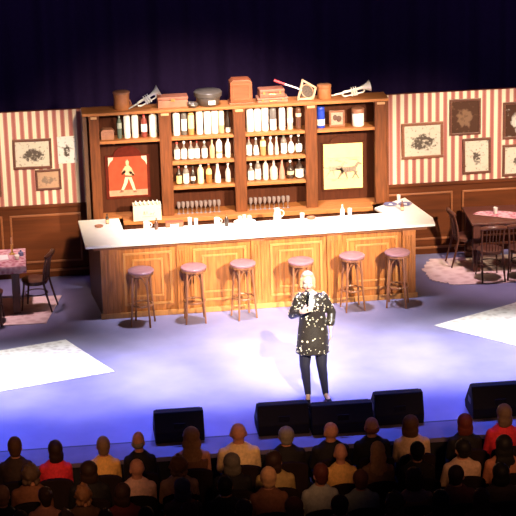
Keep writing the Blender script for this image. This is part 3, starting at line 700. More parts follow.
def onT(name, label, cat, prof, x, y, m, z, n=16):
    o = G().lathe(prof, n=n).obj(name, m, smooth=True, loc=(x, y, z)); tag(o, label, cat); return o
LT = TT+.013
t = thing('candlestick', (-1.27, .88, LT), 'slim brass candlestick with candle on the left cafe table', 'candlestick')
G().lathe([(.045, 0), (.05, .006), (.02, .02), (.012, .05), (.018, .1), (.012, .13), (.022, .15)], n=16).obj('stick', M['brass'], t, smooth=True); G().lathe([(.012, .151), (.012, .25), (.004, .262)], n=12).obj('candle', M['leatherlt'], t, smooth=True)
onT('ink_bottle', 'small dark blue bottle near the corner of the left table', 'bottle', [(.035, 0), (.04, .008), (.04, .05), (.015, .062), (.015, .085), (.01, .087)], -1.14, .78, M['plateblue'], LT)
onT('teacup', 'white teacup standing on the left cafe table', 'cup', [(.02, 0), (.03, .006), (.042, .06), (.038, .06), (.026, .012)], -1.20, .62, M['white'], LT)
o = G().prism([(-.1, -.13), (.12, -.1), (.1, .14), (-.13, .11)], 0, .003).obj('newspaper', M['paperwhite'], loc=(-1.44, .72, LT)); tag(o, 'folded white newspaper lying on the left cafe table', 'newspaper')
onT('tumbler', 'clear tumbler standing on the right cafe table cloth', 'glass', [(.026, 0), (.03, .005), (.036, .1), (.033, .1), (.026, .012)], 6.15, 1.36, M['clear'], TR+.0065)
onT('saucer', 'white saucer on the bare corner of the right cafe table', 'saucer', [(.04, 0), (.045, .003), (.075, .014), (.07, .016), (.04, .006)], 6.75, 1.36, M['white'], TR+.001)

def make_chair():
    t = thing('cafe_chair', (0, 0, 0), 'x', 'chair')   # faces +Y
    G().lathe([(.17, .43), (.198, .435), (.2, .452), (.185, .46), (.04, .454)], n=28, sy=1.02).obj('seat', M['chairwood'], t, smooth=True)
    G().lathe([(.165, .395), (.185, .397), (.185, .4295), (.165, .4298)], n=28).obj('seat_rim', M['chairwood'], t, smooth=True)
    for s in (-1, 1):
        G().tube([(s*.135, .13, .43), (s*.145, .145, .3), (s*.165, .18, 0)], [.017, .016, .012], 10).obj('leg', M['chairwood'], t, smooth=True)
        G().tube([(s*.175, -.28, 0), (s*.165, -.21, .25), (s*.16, -.165, .45), (s*.165, -.19, .65), (s*.17, -.235, .84)], [.013, .016, .017, .015, .014], 10).obj('leg', M['chairwood'], t, smooth=True)
    G().tube([(-.19, -.225, .835), (-.12, -.26, .855), (0, -.275, .862), (.12, -.26, .855), (.19, -.225, .835)], [.026, .034, .036, .034, .026], 10).obj('top_rail', M['chairwood'], t, smooth=True)
    for k in range(5):
        x = -.1+.05*k; G().tube([(x*.9, -.172, .45), (x, -.205, .65), (x*1.05, -.258, .85)], .008, 8).obj('spindle', M['chairwood'], t, smooth=True)
    G().tube(arc((0, -.01, .24), .165, 0, 2*PI*23/24, 23), .009, 8, True).obj('stretcher_ring', M['chairwood'], t, smooth=True)
    return t
ch = make_chair()
CR = .0165
spots = [((-.955, .53, CR), 1.30, 'dark bentwood chair at the right end of the left table', 'chairs around the left cafe table'),
         ((-1.62, .07, CR), -.1, 'dark bentwood chair with its back turned, before the left table', 'chairs around the left cafe table'),
         ((5.70, 1.40, CR), -1.50, 'dark bentwood chair at the left end of the right table', 'chairs around the right cafe table'),
         ((5.90, .66, CR), .02, 'spindle-backed bentwood chair with its back turned, before the right table', 'chairs around the right cafe table'),
         ((6.38, .64, CR), -.3, 'dark bentwood chair turned askew at the photo right edge', 'chairs around the right cafe table')]
for i, (l, rz, lb, gp) in enumerate(spots):
    o = ch if i == 0 else copy_tree(ch); o.location = l; o.rotation_euler.z = rz; o['label'] = lb; o['group'] = gp

# ------------------------------------------------------------------ pictures on the walls
PRC = {'paper': (.60, .52, .42), 'white': (.72, .68, .64), 'tan': (.46, .28, .18), 'dark': (.07, .03, .018), 'ink': (.10, .075, .06), 'soft': (.24, .16, .12), 'dim': (.20, .11, .065), 'light': (.55, .50, .44)}
def print_mat(paper, ink, kind, iw, ih, seed):
    """a faded print: paper with ink blotches gathered inside an oval"""
    m, t, b = nt('print_'+kind); N = t.nodes; L = t.links.new
    cx, cz, rx, rz, sc = {'carriage': (.05, -.1, .85, .6, 26), 'group': (.03, -.12, .85, .62, 24), 'portrait': (0, -.08, .5, .55, 30), 'two': (0, -.05, .8, .6, 26), 'dark': (0, -.08, .75, .75, 12)}[kind]
    tc = N.new('ShaderNodeTexCoord'); mp = N.new('ShaderNodeMapping'); mp.vector_type = 'POINT'
    mp.inputs['Scale'].default_value = (1/(iw*rx), 0, 1/(ih*rz)); mp.inputs['Location'].default_value = (-cx/rx, 0, -cz/rz)
    ln = N.new('ShaderNodeVectorMath'); ln.operation = 'LENGTH'
    ns = N.new('ShaderNodeTexNoise'); ns.inputs['Scale'].default_value = sc; ns.inputs['Detail'].default_value = 5
    mo_ = N.new('ShaderNodeMapping'); mo_.inputs['Location'].default_value = (seed*3.1, 0, seed*1.7)
    rm = N.new('ShaderNodeMapRange'); rm.inputs[1].default_value = .55; rm.inputs[2].default_value = 1.0; rm.inputs[3].default_value = .17; rm.inputs[4].default_value = -.12
    ad = N.new('ShaderNodeMath'); ad.operation = 'ADD'
    rp = N.new('ShaderNodeValToRGB'); rp.color_ramp.elements[0].position = .46; rp.color_ramp.elements[1].position = .66
    rp.color_ramp.elements[0].color = rgb(PRC[paper]); rp.color_ramp.elements[1].color = rgb(PRC[ink])
    L(tc.outputs['Object'], mp.inputs['Vector']); L(mp.outputs['Vector'], ln.inputs[0]); L(tc.outputs['Object'], mo_.inputs['Vector']); L(mo_.outputs['Vector'], ns.inputs['Vector'])
    L(ln.outputs['Value'], rm.inputs[0]); L(rm.outputs[0], ad.inputs[0]); L(ns.outputs['Fac'], ad.inputs[1]); L(ad.outputs[0], rp.inputs['Fac']); L(rp.outputs['Color'], b.inputs['Base Color'])
    b.inputs['Roughness'].default_value = .8; b.inputs['Specular IOR Level'].default_value = .15
    return m
def picture(label, x0, x1, z0, z1, fm, mat_, sub, kind, fw=.035, tilt=0):
    cx, cz = (x0+x1)/2, (z0+z1)/2; w, h = (x1-x0)/2, (z1-z0)/2
    t = thing('framed_picture', (cx, 2.040, cz), label, 'picture', 'pictures on the striped walls', rot=(0, tilt, 0))
    g = G()
    if fw:
        for a in ((-w, w, -h, -h+fw), (-w, w, h-fw, h), (-w, -w+fw, -h+fw, h-fw), (w-fw, w, -h+fw, h-fw)): g.box(a[0], a[1], -.03, .0, a[2], a[3])
        g.obj('frame', fm, t, bevel=.006)
    iw, ih = w-fw, h-fw
    G().box(-iw, iw, -.014, -.004, -ih, ih).obj('print', print_mat(mat_, sub, kind, iw, ih, x0), t)
    return t
picture('brown framed drawing of a carriage on the left wall', -1.18, -.59, 1.74, 2.21, M['frame'], 'paper', 'ink', 'carriage', .04, .01)
picture('unframed white print with a small portrait beside the back bar', -.50, -.21, 1.80, 2.22, M['frame'], 'white', 'ink', 'portrait', 0)
picture('small dark framed picture low on the left wall', -.86, -.47, 1.395, 1.72, M['frame'], 'tan', 'soft', 'two', .035, -.01)
picture('dark framed picture cut off by the photo left edge', -1.95, -1.385, 1.33, 1.78, M['frame'], 'dark', 'dim', 'dark', .04)
picture('wide tan framed drawing of a crowd on the right wall', 4.81, 5.47, 1.565, 2.14, M['framelt'], 'paper', 'ink', 'group', .045, -.01)
picture('dark varnished painting, highest picture on the right wall', 5.565, 6.06, 1.905, 2.48, M['frame'], 'dark', 'dim', 'dark', .035)
picture('dark framed portrait print of a seated figure on the right wall', 5.775, 6.225, 1.27, 1.845, M['frame'], 'paper', 'ink', 'portrait', .04, -.01)
picture('black framed dark picture, upper one at the right edge', 6.41, 6.95, 1.80, 2.39, M['frame'], 'dark', 'light', 'dark', .04)
picture('black framed pale print, lower one at the right edge', 6.41, 6.95, 1.20, 1.71, M['frame'], 'paper', 'ink', 'portrait', .04)

# ------------------------------------------------------------------ stage monitors
def monitor(label, x, y, w, rz=0, h=.42):
    t = thing('stage_monitor', (x, y, 0), label, 'speaker', 'black stage monitors along the stage edge', rz)
    # profile (y,z): low back to the audience (-y), slanted grille to the performer (+y)
    pr = [(-.14, .012), (.30, .012), (.34, .10), (.05, h), (-.06, h), (-.16, .15)]
    G().prism(pr, -w/2, w/2, 'x').obj('cabinet', M['blackcab'], t, bevel=.012)
    a = V((.335, .125)); b = V((.075, h-.015)); n = V((b-a).yx).normalized(); n = V((abs(n.x), abs(n.y)))*.010
    G().prism([tuple(a+n*.2), tuple(a+n), tuple(b+n), tuple(b+n*.2)], -w/2+.03, w/2-.03, 'x').obj('grille', M['grille'], t)
    for s in (-1, 1):
        G().box(s*(w/2+.0015)-.0012, s*(w/2+.0015)+.0012, -.03, .12, .17, .25).obj('handle_plate', M['grille'], t)
        for yy in (-.08, .24): G().lathe([(.018, 0), (.02, .003), (.018, .0118)], (s*(w/2-.06), yy, 0), 10).obj('rubber_foot', M['rubber'], t)
    G().box(-.07, .07, -.168, -.1585, .20, .27).obj('socket_panel', M['blackcab'], t)
    return t
monitor('black wedge stage monitor standing alone at left', .725, -4.80, .61, h=.385)
monitor('black wedge stage monitor left of the performer feet', 2.02, -4.80, .64, h=.385)
monitor('black wedge stage monitor, widest, right before the performer', 2.745, -4.88, .77, h=.37)
monitor('black wedge stage monitor right of the performer, ending the row of three', 3.49, -4.72, .62, h=.40)
monitor('black wedge stage monitor cut off at the photo right edge', 4.77, -4.72, .70, .0, h=.42)

# ------------------------------------------------------------------ performer
PX, PY = 2.55, -3.88
def hand(g, w, d, up, side, s=1.0, curl=.5, r=.0085):
    """w wrist, d direction along the hand, up = back-of-hand normal, side = thumb side"""
    w = V(w); d = V(d).normalized(); up = V(up).normalized(); side = V(side).normalized()
    c = w+d*.045*s
    for q in (-.026, -.009, .009, .026): g.caps(w+side*q*.7*s, w+d*.085*s+side*q*s, .015*s, .0125*s, 8)
    for q, L_ in ((.028, .066), (.009, .075), (-.010, .070), (-.028, .054)):
        p = w+d*.088*s+side*q*s; a = 0
        for k, f in enumerate((.42, .32, .26)):
            a += curl*(.9 if k else .6); dd = d*math.cos(a)-up*math.sin(a); e = p+dd*L_*f*s
            g.caps(p, e, r*s*(1-.08*k), r*s*(.94-.08*k), 8); p = e
    p = w+d*.022*s+side*.03*s; e = p+(d*.6+side*.75-up*.3*curl).normalized()*.036*s; g.caps(p, e, .013*s, .0105*s, 8)
    f = e+(d*.9+side*.15-up*.6*curl).normalized()*.03*s; g.caps(e, f, .0105*s, .0085*s, 8)
perf = G()
hd = V((-.055, -.03, 1.60))
perf.loft([(.02, 0, .86, .13, .10), (.02, .005, .93, .165, .115), (.015, .005, 1.0, .155, .11), (.0, 0, 1.1, .125, .095), (-.01, 0, 1.2, .135, .10), (-.015, 0, 1.32, .155, .11), (-.02, .005, 1.40, .15, .085), (-.025, .0, 1.44, .09, .07), (-.03, 0, 1.455, .06, .06)])
perf.caps((-.035, 0, 1.42), (-.05, -.02, 1.54), .05, .046)
# head
perf.ell(hd+V((0, .012, .025)), (.072, .09, .095)); perf.ell(hd+V((0, -.022, -.035)), (.056, .066, .075)); perf.ell(hd+V((0, -.055, -.085)), (.026, .024, .022))
perf.caps(hd+V((0, -.083, .012)), hd+V((0, -.104, -.028)), .008, .013, 8)
for s in (-1, 1): perf.ell(hd+V((s*.073, .01, -.005)), (.010, .02, .03)); perf.ell(hd+V((s*.03, -.078, .028)), (.022, .010, .008)); perf.ell(hd+V((s*.036, -.055, -.03)), (.024, .025, .024))
perf.ell(hd+V((0, -.082, -.058)), (.022, .010, .007))
# legs
RL = [((-.085, 0, .90), (-.11, -.02, .50), .095, .062), ((-.11, -.02, .50), (-.075, .02, .11), .060, .036)]
LL = [((.085, 0, .90), (.10, -.03, .50), .095, .062), ((.10, -.03, .50), (.145, .02, .11), .060, .036)]
for p0, p1, a, b in RL+LL: perf.caps(p0, p1, a, b)
for p0, p1 in (((-.098, .015, .36), 0), ((.118, .01, .36), 0)): perf.ell(p0, (.054, .058, .10))
feet = []
for ax, dx in ((-.075, -.01), (.145, .05)):
    a = V((ax, .02, .10)); b = V((ax+dx, -.12, .028)); c = V((ax+dx*1.4, -.17, .018)); perf.caps(a, b, .032, .026, 10); perf.caps(b, c, .028, .014, 10); feet.append((a, b, c))
# arms
perf.caps((-.17, 0, 1.385), (-.25, .02, 1.16), .048, .038); perf.caps((-.25, .02, 1.16), (-.135, -.20, 1.27), .038, .026)
perf.caps((.14, 0, 1.385), (.235, .03, 1.17), .048, .038); perf.caps((.235, .03, 1.17), (.215, -.06, 1.0), .038, .025)
hand(perf, (-.13, -.208, 1.277), (.80, -.25, .40), (-.30, -.75, .35), (-.25, .25, 1), 1.0, .95)
hand(perf, (.213, -.065, .995), (.02, -.22, -1), (1, 0, .05), (0, -1, .2), 1.05, .25)
me = blob(perf, .0065, 2); me.materials.clear(); me.materials.append(M['skin'])
pf = link('person', me, None, (PX, PY, 0)); tag(pf, 'performer in black sequinned tunic and tights singing into a microphone on stage', 'person')
pf.rotation_euler.z = -.08; pf.scale = (1.03, 1.03, 1.03)
def part(name, g, vox, sm, m, parent, label=None):
    me = blob(g, vox, sm); me.materials.clear(); me.materials.append(m); o = link(name, me, parent)
    if label: o['label'] = label
    return o
g = G()
g.loft([(-.01, 0, .665, .212, .150), (-.005, .0, .80, .200, .148), (.0, .005, .95, .188, .135), (.0, .004, 1.06, .170, .122), (-.005, 0, 1.15, .160, .120), (-.015, 0, 1.30, .178, .132), (-.018, 0, 1.385, .165, .105), (-.024, .0, 1.44, .105, .082)], 28)
g.caps((-.155, 0, 1.385), (-.253, .02, 1.16), .066, .055); g.caps((-.253, .02, 1.16), (-.165, -.145, 1.245), .055, .047)
g.caps((.128, 0, 1.385), (.238, .03, 1.17), .066, .056); g.caps((.238, .03, 1.17), (.222, -.035, 1.06), .056, .052)
tun = part('tunic', g, .010, 3, M['sequinfab'], pf, 'black tunic dress covered in glittering gold sequins')
# sequins: countless, one object
random.seed(21); g = G(); me = tun.data
areas = [p.area for p in me.polygons]; tot = sum(areas)
picks = random.choices(range(len(me.polygons)), weights=areas, k=1500)
for i in picks:
    p = me.polygons[i]; c = p.center
    w = .12
    if c.z > 1.22: w = .7
    if .67 < c.z < .78: w = .45
    if c.z > 1.36: w = 1
    if abs(c.x) < .10 and 1.0 < c.z < 1.3: w = .5
    if random.random() > w*.62: continue
    n = V(p.normal)+V((random.uniform(-.5, .5), random.uniform(-.5, .5), random.uniform(-.5, .5))); n.normalize()
    R = n.to_track_quat('Z', 'Y').to_matrix(); r = random.choice([.006, .008, .010, .014])
    top = [V(c)+V(p.normal)*.004+R @ V((r*math.cos(2*PI*k/6), r*math.sin(2*PI*k/6), .0006)) for k in range(6)]
    bot = [q-n*.0012 for q in top]
    g.add(top+bot, [list(range(6)), [11-k for k in range(6)]]+[(k, 6+k, 6+(k+1) % 6, (k+1) % 6) for k in range(6)])
sq = g.obj('sequins', M['sequin'], pf); sq['kind'] = 'stuff'
g = G()
for p0, p1, a, b in RL+LL: g.caps(p0, p1, a+.006, b+.005)
for p0 in ((-.098, .015, .36), (.118, .01, .36)): g.ell(p0, (.060, .063, .11))
part('tights', g, .008, 2, M['tights'], pf)
for (a, b, c) in feet:
    g = G(); g.caps(a+V((0, .012, -.02)), b, .034, .032, 10); g.caps(b, c, .033, .018, 10); g.caps(a+V((0, .02, -.03)), (a.x, a.y+.03, .006), .016, .006, 8)
    g.box(b.x-.026, b.x+.026, c.y-.01, b.y+.03, .0005, .012)
    part('shoe', g, .005, 1, M['shoe'], pf)
g = G()
g.ell(hd+V((0, .028, .035)), (.088, .092, .100)); g.ell(hd+V((0, .05, -.045)), (.082, .055, .08))
for s in (-1, 1): g.caps(hd+V((s*.072, -.005, .04)), hd+V((s*.080, .012, -.075)), .022, .018); 
g.caps(hd+V((-.04, -.035, .10)), hd+V((.045, -.03, .10)), .024, .024)
part('hair', g, .008, 2, M['blonde'], pf)
g = G(); g.loft([(-.028, -.012, 1.36, .075, .105), (-.028, -.012, 1.42, .078, .085), (-.032, -.006, 1.475, .062, .062)]); g.prism([(-.07, 1.38), (.02, 1.38), (.0, 1.28), (-.045, 1.28)], -.142, -.10, 'y')
part('scarf', g, .009, 3, M['whitescarf'], pf)
for s in (-1, 1):
    G().ell(hd+V((s*.029, -.080, .012)), (.014, .009, .008), n=12).obj('eye', M['eyewhite'], pf, smooth=True)
    G().ell(hd+V((s*.029, -.087, .012)), (.006, .004, .0065), n=10).obj('iris', M['iris'], pf, smooth=True)
G().ell(hd+V((0, -.089, -.056)), (.02, .007, .008), n=12).obj('lips', M['lips'], pf, smooth=True)
mp0 = V((-.075, -.235, 1.285))*1.03; mp1 = V((-.055, -.16, 1.515))*1.03; d = (mp1-mp0).normalized()
RM = Matrix.Rotation(-.08, 3, 'Z'); base = RM @ mp0+V((PX, PY, 0))
t = thing('microphone', base, 'black handheld microphone held to the performer mouth', 'microphone'); t.rotation_euler = (RM @ d).to_track_quat('Z', 'Y').to_euler()
Lm = (mp1-mp0).length
G().lathe([(.009, 0), (.011, .004), (.014, Lm*.7), (.018, Lm*.78), (.016, Lm*.785)], n=16).obj('handle', M['blackcab'], t, smooth=True); G().ell((0, 0, Lm*.79+.022), (.024, .024, .026), n=16).obj('grille', M['grille'], t, smooth=True)

# ------------------------------------------------------------------ audience
def seated(turn=0, lean=0):
    g = G(); hc = V((lean, .01, 1.175))
    g.loft([(0, .02, .46, .14, .12), (0, .0, .52, .17, .13), (0, -.015, .62, .155, .115), (lean*.3, -.02, .74, .155, .11), (lean*.5, -.015, .88, .18, .115), (lean*.7, -.01, .985, .17, .09), (lean*.8, 0, 1.03, .11, .075), (lean*.85, 0, 1.055, .07, .065)])
    g.caps((lean*.85, -.005, .99), (lean, .0, 1.12), .064, .062)
    R = Matrix.Rotation(turn, 3, 'Z')
    def H(x, y, z): return hc+R @ V((x, y, z))
    rt = (0, 0, turn)
    g.ell(H(0, -.01, .025), (.086, .100, .104), rt); g.ell(H(0, .025, -.04), (.058, .066, .075), rt); g.ell(H(0, .06, -.088), (.026, .024, .022), rt)
    g.caps(H(0, .09, .005), H(0, .112, -.03), .009, .014, 8)
    for s in (-1, 1): g.ell(H(s*.088, -.008, -.008), (.012, .022, .032), rt); g.ell(H(s*.032, .08, .025), (.024, .012, .010), rt)
    g.ell(H(0, .085, -.06), (.024, .012, .009), rt)
    for s in (-1, 1):
        g.caps((s*.09, .02, .54), (s*.11, .37, .535), .085, .06); g.caps((s*.11, .37, .53), (s*.115, .385, .10), .06, .038); g.caps((s*.115, .365, .045), (s*.125, .485, .032), .04, .028)
        g.caps((s*.168+lean*.6, -.01, .955), (s*.195, .06, .73), .050, .040); g.caps((s*.195, .06, .73), (s*.12, .27, .645), .040, .03)
        hand(g, (s*.117, .275, .648), (-s*.25, .95, -.08), (0, .08, 1), (-s, -.1, 0), 1.0, .3, .0105)
    return blob(g, .013, 2), hc, R
def shirt(lean, short=False, tank=False):
    g = G(); k = .012
    top = [(lean*.7, -.01, .995, .178, .10), (lean*.8, 0, 1.042, .12, .085), (lean*.84, 0, 1.07, .080, .074)] if not tank else [(lean*.6, -.012, .93, .19, .12)]
    g.loft([(0, .02, .47, .16, .135), (0, .0, .53, .185, .145), (0, -.015, .62, .172, .13), (lean*.3, -.02, .74, .172, .126), (lean*.5, -.015, .88, .197, .13)]+top)
    for s in (-1, 1):
        if not tank:
            g.caps((s*.165+lean*.6, -.01, .955), (s*.196, .06, .73), .066, .052)
            if not short: g.caps((s*.196, .06, .73), (s*.13, .245, .652), .052, .043)
        else: g.tube([(s*.09+lean*.7, -.10, .91), (s*.10+lean*.75, -.06, 1.0), (s*.09+lean*.75, .03, 1.0), (s*.09+lean*.6, .10, .91)], .014, 8)
    return blob(g, .014, 3)
def trousers():
    g = G()
    g.loft([(0, .02, .452, .165, .135), (0, .0, .54, .182, .142), (0, -.01, .58, .178, .138)])
    for s in (-1, 1): g.caps((s*.09, .02, .545), (s*.11, .37, .54), .095, .070); g.caps((s*.11, .37, .53), (s*.115, .385, .12), .070, .056)
    return blob(g, .014, 2)
def hair(kind, hc, R, turn):
    g = G(); rt = (0, 0, turn)
    def H(x, y, z): return hc+R @ V((x, y, z))
    if kind == 'short': g.ell(H(0, -.022, .038), (.098, .106, .104), rt); g.ell(H(0, -.055, -.03), (.082, .055, .065), rt)
    elif kind == 'bob':
        g.ell(H(0, -.02, .035), (.104, .112, .106), rt); g.ell(H(0, -.045, -.05), (.110, .076, .085), rt); g.ell(H(0, -.05, -.09), (.106, .062, .055), rt)
    elif kind == 'long':
        g.ell(H(0, -.02, .035), (.104, .112, .108), rt); g.ell(H(0, -.05, -.06), (.118, .075, .11), rt); g.ell(H(0, -.085, -.18), (.125, .045, .12), rt); g.ell(H(0, -.105, -.27), (.105, .035, .09), rt)
    elif kind == 'fringe': # receding: ring round the back
        g.ell(H(0, -.045, -.012), (.094, .072, .056), rt)
    elif kind == 'curly':
        g.ell(H(0, -.02, .035), (.105, .112, .110), rt); random.seed(9)
        for k in range(40):
            a = random.uniform(0, 2*PI); z = random.uniform(-.09, .14); q = math.sqrt(max(.05, 1-(z/.15)**2))
            y = -.02+.1*q*math.sin(a)
            if y > .05 and z < .08: continue
            g.ell(H(.1*q*math.cos(a), y, z), (.026, .026, .026), n=8)
    elif kind == 'updo': g.ell(H(0, -.022, .04), (.098, .106, .104), rt); g.ell(H(0, -.09, .085), (.05, .045, .045), rt); g.ell(H(0, -.05, -.04), (.066, .045, .06), rt)
    return blob(g, .012, 2)
VAR = []
for turn, lean in ((0, 0), (.35, .015), (-.4, -.015)):
    b, hc, R = seated(turn, lean)
    VAR.append(dict(body=b, shirt={'long': shirt(lean), 'short': shirt(lean, True), 'tank': shirt(lean, tank=True)}, tr=trousers(), hair={k: hair(k, hc, R, turn) for k in ('short', 'bob', 'long', 'fringe', 'curly', 'updo')}))
for v in VAR:
    for me in [v['body'], v['tr']]+list(v['shirt'].values())+list(v['hair'].values()):
        me.materials.clear(); me.materials.append(M['skin'])
def seat_proto():
    t = thing('theatre_seat', (0, 0, 0), 'x', 'seat')
    rad = [(-.20, .40), (.20, .40), (.215, .89)]+[(.215*math.cos(a), .89+.07*math.sin(a)) for a in [PI*k/10 for k in range(1, 10)]]+[(-.215, .89)]
    g = G(); g.xf = Matrix.Translation((0, -.185, 0)) @ Matrix.Rotation(.10, 4, 'X') @ Matrix.Translation((0, 0, 0))
    g.prism(rad, -.085, -.03, 'y'); g.obj('backrest', M['seat'], t, bevel=.015)
    G().box(-.205, .205, -.16, .30, .33, .405).obj('cushion', M['seat'], t, bevel=.02)
    for s in (-1, 1):
        G().box(s*.222-.010, s*.222+.010, -.16, .16, .49, .515).obj('armrest', M['black'], t, bevel=.005)
        G().box(s*.222-.010, s*.222+.010, -.12, -.02, .0, .489).obj('leg', M['black'], t)
    return t
SP = seat_proto(); first_seat = True
PM = {}
def pm(c, rough=.75):
    k = tuple(c)
    if k not in PM: PM[k] = plain('cloth_hair_%d' % len(PM), c, rough, var=.15, scale=30, spec=.2)
    return PM[k]
SK = (.52, .24, .16); SKL = (.62, .36, .26)
def mo(name, me, m, parent):
    o = link(name, me, parent); o.material_slots[0].link = 'OBJECT'; o.material_slots[0].material = m; return o
def audience(row, x, y, h, who, kind, hc, shirt_kind, sc, wide=1.0, var=0, skin=SK, gap=.5):
    global first_seat
    fl = FL+.08*(row-1); v = VAR[var]
    p = mo('person', v['body'], pm(skin, .5), None)
    z = h/1.30; z = max(.965, min(1.06, z))
    p.location = (x, y, fl+.0); p.scale = (wide, 1, z)
    rn = ['front row', 'second row', 'third row', 'fourth row'][row-1]
    tag(p, 'person with %s, %s' % (who, rn), 'person', 'audience members in the ' + rn)
    if kind: mo('hair', v['hair'][kind], pm(hc, .6), p)
    mo('shirt', v['shirt'][shirt_kind], pm(sc), p); mo('trousers', v['tr'], pm((.02, .02, .028)), p)
    s = SP if first_seat else copy_tree(SP); first_seat = False
    s.location = (x, y, fl); s.scale = (min(1.15, max(gap/.475, .8)) if gap < .475 else max(1, min(wide, gap/.475)), 1, 1); s['label'] = 'charcoal theatre seat under the person with %s, %s' % (' '.join(who.split()[:6]), rn); s['group'] = 'theatre seats in the ' + rn
    return p
BR = (.10, .045, .022); DKB = (.03, .014, .010); GY = (.22, .19, .16); BL = (.42, .26, .12); RDB = (.12, .025, .018); BK = (.01, .008, .009)
sBLK = (.015, .013, .016); sRED = (.70, .035, .06); sORG = (.80, .46, .14); sCRM = (.84, .62, .34); sTAN = (.42, .24, .15); sPINK = (.74, .46, .38); sGRN = (.34, .36, .26); sGRY = (.46, .46, .40); sBRN = (.22, .09, .05)
